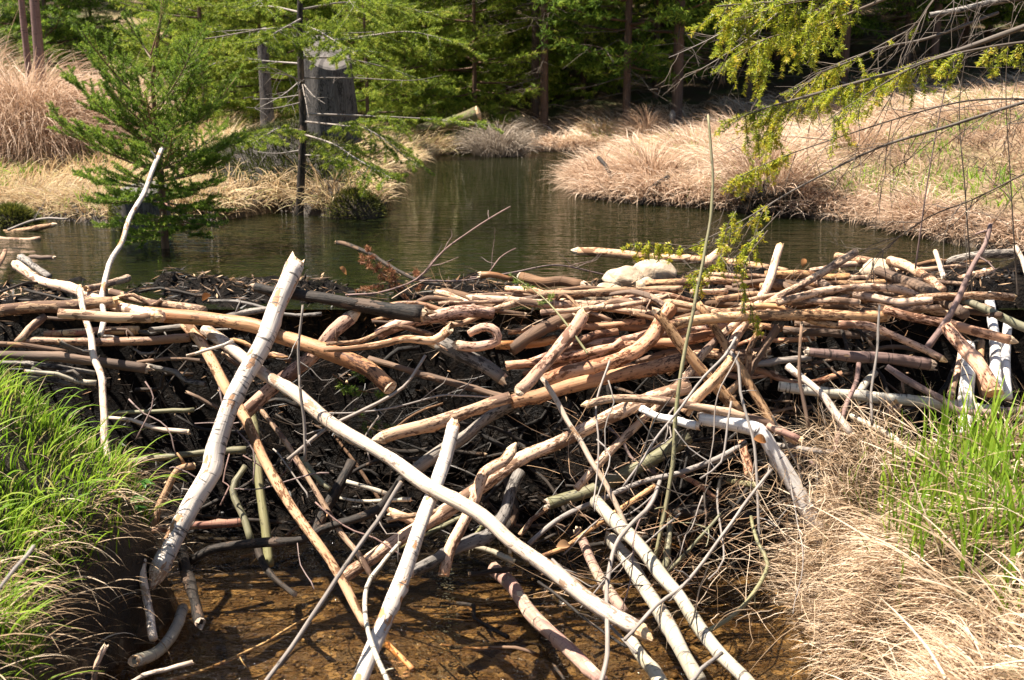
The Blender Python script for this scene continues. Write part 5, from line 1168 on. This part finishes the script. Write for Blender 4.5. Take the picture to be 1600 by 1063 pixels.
# --- thin pale trunks behind the grass mound
def thin_trunk(px, py, Y, r, label, seed, lean):
    rnd = random.Random(seed); p = np.array(P(px, py, Y)); p[2] = float(ground(np.array([p[0]]), np.array([p[1]]))[0]) - .1
    e = empty('thin_tree', p); tag(e, label, 'tree')
    c = np.array([p, p + [lean * .3, 0, 1.2], p + [lean * .5, .05, 2.4], p + [lean, .1, 5.5]]); c = catmull(c, .15)
    tubes_obj('trunk', [(c, r)], W['purple'], 9, e, p, rnd, r_end=.3)
    polys = []
    for _ in range(14):
        i = rnd.randint(len(c) // 2, len(c) - 2); a = rnd.random() * 6.28; d = np.array([math.cos(a), math.sin(a), rnd.uniform(.3, 1)]) * rnd.uniform(.3, .9)
        polys.append((np.array([c[i], c[i] + d * .5, c[i] + d + [0, 0, .1]]), .008))
    tubes_obj('branches', polys, W['purple'], 4, e, p, rnd)
thin_trunk(45, 90, 9.3, .030, 'thinner of the two pale bare trunks rising from the tall grass mound', 1, -.05)
thin_trunk(59, 90, 9.1, .046, 'thicker of the two pale bare trunks rising from the tall grass mound', 2, .06)

# --- stumps, snag, fallen mossy log
def stump(c, r, h, tilt, label, seed, flare=1.35, moss=False, ring=36, toolt=0):
    rnd = random.Random(seed); rs = np.random.RandomState(seed); e = empty('tree_stump', c); tag(e, label, 'stump')
    ph = [rnd.random() * 6 for _ in range(5)]; V = []; LC = []; nr = 14
    for i in range(nr + 1):
        f = i / nr
        for j in range(ring):
            t = j * 2 * math.pi / ring
            k = r * (1.1 - .16 * f + .03 * math.sin(7 * f + 3 * t + ph[4])) * (1 + (flare - 1) * (1 - f) ** 3 * (1 + .7 * math.sin(5 * t + ph[0])) + .04 * math.sin(9 * t + ph[1]) + .025 * math.sin(17 * t + ph[2] + 2 * f) + .05 * math.sin(2 * t + ph[3]))
            z = -.25 + (h + .25 + (tilt[0] * math.cos(t) + tilt[1] * math.sin(t)) * r) * f
            V.append((k * math.cos(t), k * math.sin(t), z)); LC.append((k * math.cos(t), k * math.sin(t), z))
    F_ = [(i * ring + j, i * ring + (j + 1) % ring, (i + 1) * ring + (j + 1) % ring, (i + 1) * ring + j) for i in range(nr) for j in range(ring)]
    np_mesh('bark', V, F_, W['stumpbark'], {'lc': np.array(LC)}, True, e)
    T_ = []; L2 = []
    top_ = [V[nr * ring + j] for j in range(ring)]; cz = sum(v[2] for v in top_) / ring
    for q in (1.0, .93, .7, .4, .1):
        for j in range(ring):
            x, y, z = top_[j]; zz = cz + (z - cz) * q + (.012 if q < 1 else .002) - (.02 * rnd.random() if q == .4 else 0)
            T_.append((x * q * .995, y * q * .995, zz)); L2.append((math.hypot(x, y) * q, .3 + j * .002, j * .004))
    F2 = [(i * ring + j, i * ring + (j + 1) % ring, (i + 1) * ring + (j + 1) % ring, (i + 1) * ring + j) for i in range(4) for j in range(ring)] + [tuple(range(4 * ring, 5 * ring))]
    np_mesh('cut_top', T_, F2, W['stumptop'], {'lc': np.array(L2)}, False, e)
    if moss:
        n = 900; a = rs.uniform(2.4, 4.4, n); zz = rs.uniform(-.02, h * .7, n); roots = np.stack([r * 1.06 * np.cos(a), r * 1.06 * np.sin(a), zz], 1)
        grass_obj('moss', [blades(rs, roots, a, rs.uniform(.015, .035, n), rs.uniform(.003, .006, n), np.full(n, .9), rs.uniform(.2, 1, n), rs.rand(n), 3, .4)], M['moss'], e)
    return e
ps = P(515, 240, 8.0); stump((ps.x, 8.0, .20), .185, .80, (-.28, .6), 'tall grey sawn stump with a slanting top behind the slender spruce', 1, 1.5)
ps = P(222, 345, 6.15); stump((ps.x, 6.15, 0), .15, .21, (.10, .22), 'low broad mossy stump in the water behind the small spruce', 2, 1.15, True)
ps = P(412, 90, 10.2); z0 = float(ground(np.array([ps.x]), np.array([10.2]))[0]); stump((ps.x, 10.2, z0), .055, .95, (.3, .9), 'narrow dark snag broken off beside the slender spruce', 3, 1.6, False, 16)
ps = P(1050, 200, 12.6); stump((ps.x, 12.6, .15), .035, .26, (.2, 1.5), 'little pointed grey snag at the foot of the bare-stemmed spruce', 4, 1.3, False, 12)
c = np.array([P(655, 204, 12.5), P(700, 194, 12.4), P(748, 178, 12.3)]); cc = catmull(c, .05)
o = make_stick('mossy_log', 'mosswood', cc, np.linspace(.07, .09, len(cc)), 'nc', 61, 'thick brown mossy log lying across the far bank', 'log', ring=12, lump=.12)
for px, pts, lab in ((0, [(935, 246, 7.9), (948, 262, 7.8), (962, 290, 7.7), (966, 312, 7.6)], 'dark curved dead stem bending over the tip of the bank'), (1, [(1045, 276, 7.4), (1020, 292, 7.35), (1002, 320, 7.3)], 'dark bent stem sticking out of the pool by the broad tussock'),
                     (2, [(1075, 320, 7.1), (1100, 308, 7.2), (1125, 292, 7.4)], 'dark straight stick at the waterline near the standing sapling stem')):
    cc = catmull([np.array(P(*p)) for p in pts], .03); make_stick('bare_stick', 'dark', cc, np.linspace(.014, .016, len(cc)), 'nn', 70 + px, lab, 'stick')

# peat roots round the tall stump
polys = []
for k in range(16):
    a = rnd.uniform(3.0, 6.4); p = np.array([X(515, 8.0), 8.0, .32]); c = [p]
    for i in range(5): c.append(c[-1] + np.array([math.cos(a) * .15, math.sin(a) * .15, -.055 + rnd.gauss(0, .03)])); a += rnd.gauss(0, .35)
    polys.append((np.array(c), rnd.uniform(.012, .03)))
e = empty('stump_roots', (X(515, 8.0), 8.0, .3)); tag(e, 'tangle of dark exposed roots spreading from the tall sawn stump', 'roots')
for c, r0 in polys: tubes_obj('root', [(c, r0)], W['dark'], 6, e, e.location, rnd)

# --- dead brown spruce twig on the dam
e_ = np.array(P(600, 455, 4.1)); e = empty('dead_spruce_twig', e_); tag(e, 'dead spruce twig with rust-brown needles standing at the pool edge of the dam', 'twig')
for path in ([(632, 468), (605, 440), (585, 405), (572, 384)], [(640, 470), (618, 440), (606, 410)], [(612, 448), (590, 446), (556, 455)], [(645, 468), (655, 440), (650, 428)], [(605, 432), (580, 418), (562, 402)]):
    tree_branch(e, e_, path, [4.1] * len(path), .003, W['brown'], M['needled'], 60, .06, .014, .0022, 900, .05, rs, rnd, .2)
# --- green sprig laid on the sticks
e_ = np.array(P(840, 470, 3.4)); e = empty('spruce_sprig', e_); tag(e, 'thin spruce sprig with a few green needles lying over the frayed-top log', 'twig')
tree_branch(e, e_, [(918, 552), (880, 500), (845, 462), (795, 428)], [3.28, 3.38, 3.5, 3.6], .0045, W['olive'], M['needle'], 26, .05, .014, .002, 700, .05, rs, rnd, .5)
for pp, lab in (([(540, 560), (565, 580), (600, 590)], 'dark green spruce sprig in the shade under the orange log'), ([(520, 585), (560, 610), (605, 615)], 'second dark spruce sprig hanging below its neighbour in the shade'), ([(550, 640), (580, 660), (615, 668)], 'drooping spruce sprig lowest in the black gap')):
    e_ = np.array(P(*pp[0], 3.5)); e = empty('spruce_sprig', e_); tag(e, lab, 'twig')
    tree_branch(e, e_, pp, [3.5] * 3, .003, W['brown'], M['needle'], 40, .09, .015, .002, 800, .25, rs, rnd, .1, nbase=.25)
# ------------------------------------------------------------------ boughs hanging in from a spruce beyond the frame
rnd = random.Random(404); rs = np.random.RandomState(404)
def hang_shoots(c, n, ll, rnd, f0, f1, out=.5):
    segs = []; polys = []
    for q in range(n):
        f = rnd.uniform(f0, f1); i = min(int(f * (len(c) - 1)), len(c) - 2); t = c[i + 1] - c[i]; t /= np.linalg.norm(t) + 1e-9
        l = rnd.uniform(.35, 1) * ll; d = t * out * rnd.uniform(.4, 1.3) + np.array([rnd.gauss(0, .35), rnd.gauss(0, .45), rnd.uniform(-1.1, .1)]); d /= np.linalg.norm(d); p = c[i].copy(); pl = [p.copy()]
        for k in range(4):
            p2 = p + d * l / 4; segs.append(np.concatenate([p, p2])); d = d + np.array([0, 0, -.22]); d /= np.linalg.norm(d); p = p2; pl.append(p.copy())
            if k < 3 and rnd.random() < .8:
                d2 = d * .7 + np.array([rnd.gauss(0, .6), rnd.gauss(0, .5), rnd.gauss(-.2, .35)]); d2 /= np.linalg.norm(d2); segs.append(np.concatenate([p, p + d2 * l * rnd.uniform(.2, .42)]))
        polys.append((np.array(pl), .0018))
    return segs, polys
def bough(label, path, Ys, r0, mat, shoots=(), twigs=0, tl=.3, hang=1.0, nbase=.55, nd=800, nl=.0135, nw=.0024, name='spruce_bough', rend=.3, side=()):
    pts = [np.array(P(x, y, Y)) for (x, y), Y in zip(path, Ys)]; c = catmull(pts, .03); e = empty(name, c[0]); tag(e, label, 'branch')
    tubes_obj('limb', [(c, r0)], W[mat], 7, e, c[0], rnd, r_end=rend)
    for f0, f1, n, ll in shoots:
        sg, pl = hang_shoots(c, n, ll, rnd, f0, f1)
        o = tubes_obj('twig_spray', pl, W['olive'], 4, e, c[0], rnd)
        needle_obj('needles', sg, M['needley'], nd, nl, nw, rs, o, c[0], tipb=.3, base=nbase, spread=.3)
    for _ in range(twigs):
        i = rnd.randint(int(len(c) * .1), len(c) - 2); t = c[min(i + 1, len(c) - 1)] - c[i]; t /= np.linalg.norm(t) + 1e-9; l = rnd.uniform(.4, 1.2) * tl
        d = t * rnd.uniform(.1, .9) + np.array([rnd.gauss(0, .3), rnd.gauss(0, .4), rnd.uniform(-1.2, .3) * hang]); d /= np.linalg.norm(d); q = [c[i]]; pls = []
        for k in range(6): q.append(q[-1] + d * l / 6); d = d + np.array([rnd.gauss(0, .16), rnd.gauss(0, .1), rnd.gauss(-.05, .14)]); d /= np.linalg.norm(d)
        pls.append((np.array(q), .0016))
        for k in (2, 3, 4, 5):
            if rnd.random() < .7:
                d3 = d + np.array([rnd.gauss(0, .8), rnd.gauss(0, .5), rnd.gauss(0, .6)]); d3 /= np.linalg.norm(d3); l3 = l * rnd.uniform(.15, .4); m_ = q[k] + d3 * l3 * .6
                pls.append((np.array([q[k], m_, m_ + (d3 + np.array([0, 0, .3 * rnd.gauss(0, 1)])) * l3 * .5]), .0010))
        tubes_obj('bare_twig', pls, W['greybark'], 4, e, c[0], rnd)
    return e
bough('long spruce bough fringed underneath with yellow-green shoots, crossing the upper corner', [(1700, 5), (1600, 42), (1500, 78), (1400, 112), (1300, 140), (1210, 165), (1150, 185)], [3.4, 3.5, 3.6, 3.6, 3.6, 3.6, 3.6], .010, 'greybark', [(.40, .72, 36, .11), (.62, 1.0, 36, .16)], 14, .30)
bough('dense yellow-green drooping spruce bough hanging in at the top before the dark forest', [(1480, -60), (1360, -15), (1270, 0), (1190, 5), (1120, 10)], [3.1, 3.2, 3.25, 3.3, 3.3], .008, 'greybark', [(.40, .72, 22, .22), (.68, 1.0, 26, .18)], 4, .25)
bough('second drooping spruce bough with brighter tips, just behind the densest one', [(1450, -30), (1330, 20), (1260, 45), (1200, 60), (1150, 90)], [3.6, 3.6, 3.65, 3.65, 3.6], .006, 'greybark', [(.4, 1.0, 30, .21)], 4, .25, nbase=.6)
bough('spruce bough with drooping mustard-tinged shoots below the densest bough', [(1560, 20), (1450, 60), (1380, 75), (1300, 105), (1240, 150), (1190, 215)], [3.9, 3.9, 3.9, 3.9, 3.85, 3.8], .006, 'greybark', [(.55, 1.0, 36, .17)], 8, .3, nbase=.68)
bough('sparse spruce bough with single yellow-green shoots strung along it near the corner', [(1650, 60), (1540, 75), (1440, 100), (1350, 150), (1290, 190)], [3.3, 3.35, 3.4, 3.4, 3.4], .005, 'greybark', [(.15, 1.0, 30, .13)], 8, .3, nbase=.62)
bough('thin bare bough sweeping down over the dry slope to the crest of the dam', [(1700, 135), (1600, 160), (1480, 198), (1370, 232), (1250, 292), (1160, 345), (1090, 380)], [3.5, 3.5, 3.55, 3.55, 3.5, 3.45, 3.4], .0065, 'greybark', [(.8, 1.0, 14, .09)], 20, .34, nbase=.7)
bough('slim bare bough arching just above the sweeping one', [(1700, 160), (1600, 155), (1510, 158), (1420, 180), (1310, 215), (1210, 250), (1150, 280)], [3.8, 3.8, 3.8, 3.8, 3.8, 3.75, 3.7], .0042, 'greybark', [(.84, 1.0, 34, .10)], 16, .34, nbase=.7)
bough('lowest thin bare bough beneath the sweeping one, over the undercut tussock', [(1700, 225), (1600, 272), (1520, 312), (1450, 340), (1380, 390), (1340, 430)], [3.5, 3.5, 3.55, 3.6, 3.6, 3.6], .004, 'greybark', [], 18, .30)
bough('bare forked bough with pale buds reaching in front of the dark forest', [(1600, -70), (1480, -20), (1430, 40), (1400, 58), (1330, 95), (1270, 118)], [3.7, 3.7, 3.75, 3.8, 3.8, 3.8], .0055, 'greybark', [(.5, 1.0, 8, .05)], 26, .40, .7)
bough('fine grey budded twig spray hanging before the bare-stemmed spruce', [(1260, -30), (1200, 5), (1140, 45), (1080, 75), (1045, 90)], [3.6] * 5, .0030, 'grey', [], 12, .16, .5, name='budded_twig')
bough('leaning pale twig spray below the budded spray', [(1215, 20), (1170, 60), (1110, 100), (1062, 125)], [3.5] * 4, .0030, 'grey', [], 10, .14, .5, name='budded_twig')
bough('cut-ended grey bare bough thrust in from the upper corner', [(1750, -14), (1620, -6), (1560, 2), (1500, 16), (1452, 24)], [3.9] * 5, .013, 'drift', [], 3, .2, rend=.8, name='bare_bough')
bough('upright leafless shoot curving before the dry slope', [(1520, 470), (1508, 300), (1500, 150), (1535, -30)], [3.7, 3.7, 3.75, 3.8], .0030, 'greybark', [], 12, .30, .4, name='leafless_shoot')
bough('reddish leafless shoot rising steeply among the bare boughs', [(1430, 420), (1455, 250), (1490, 90), (1545, -40)], [3.9, 3.9, 3.9, 3.9], .0034, 'purple', [], 10, .28, .4, name='leafless_shoot')
bough('wispy leafless shoot nearest the edge of the view', [(1590, 460), (1580, 300), (1572, 120), (1590, -30)], [3.6] * 4, .0028, 'greybark', [], 14, .30, .5, name='leafless_shoot')
bough('green-tipped hanging spruce spray over the largest domed stone', [(1110, 376), (1080, 385), (1050, 382), (1015, 380), (985, 385)], [3.42] * 5, .0022, 'greybark', [(.35, 1.0, 18, .06)], 6, .10, nbase=.68, nw=.0030)
bough('hanging spruce spray with dangling yellow shoots right of the sapling stem', [(1220, 330), (1180, 372), (1150, 400), (1100, 420), (1065, 440)], [3.4] * 5, .0022, 'greybark', [(.25, 1.0, 15, .10)], 10, .16, nbase=.66, nw=.0030)
bough('spruce spray dangling over the crossing pale poles', [(1200, 360), (1170, 400), (1160, 440), (1180, 490), (1186, 505)], [3.36] * 5, .0020, 'greybark', [(.3, 1.0, 11, .07)], 5, .12, nbase=.66, nw=.0030)
bough('little spruce spray hanging at the sapling stem', [(1150, 330), (1138, 350), (1130, 380), (1122, 420)], [3.35] * 4, .0018, 'greybark', [(.1, 1.0, 14, .06)], 4, .12, nbase=.72)

# --- loose dry straws and wiry roots trailing from the dry bank over the twigs
def straws(n, box, lr, mat, label, seed, d=.35, name='straw_tangle', w=(.0010, .0022)):
    rs = np.random.RandomState(seed); rnd = random.Random(seed); roots = []
    for _ in range(n):
        x, y = rnd.uniform(box[0], box[2]), rnd.uniform(box[1], box[3]); roots.append(P(x, y, dam_depth(y) - d - rnd.uniform(-.08, .12)))
    roots = np.array(roots); a = rs.normal(3.3, 1.0, n)
    return stuff(grass_obj(name, [blades(rs, roots, a, rs.uniform(*lr, n), rs.uniform(*w, n), rs.uniform(.4, 2.0, n), rs.uniform(-.6, 2.0, n), rs.beta(2, 1.6, n), 8, 1.1)], mat), label, 'straw')
straws(420, (1270, 660, 1420, 730), (.08, .24), M['dry'], 'wiry tangle of dry straws where the sticks meet the dry bank', 1, .38)
straws(90, (1150, 740, 1300, 800), (.06, .18), M['dry'], 'curled dry fibres caught on the bent white birch', 2, .50)
straws(80, (1230, 820, 1330, 960), (.15, .40), M['dry'], 'long loose straws hanging over the stream from the dry bank', 3, .42)
straws(60, (1050, 880, 1230, 960), (.10, .28), M['dry'], 'broken reed straws fallen across the alder logs', 4, .35, w=(.0012, .0025))
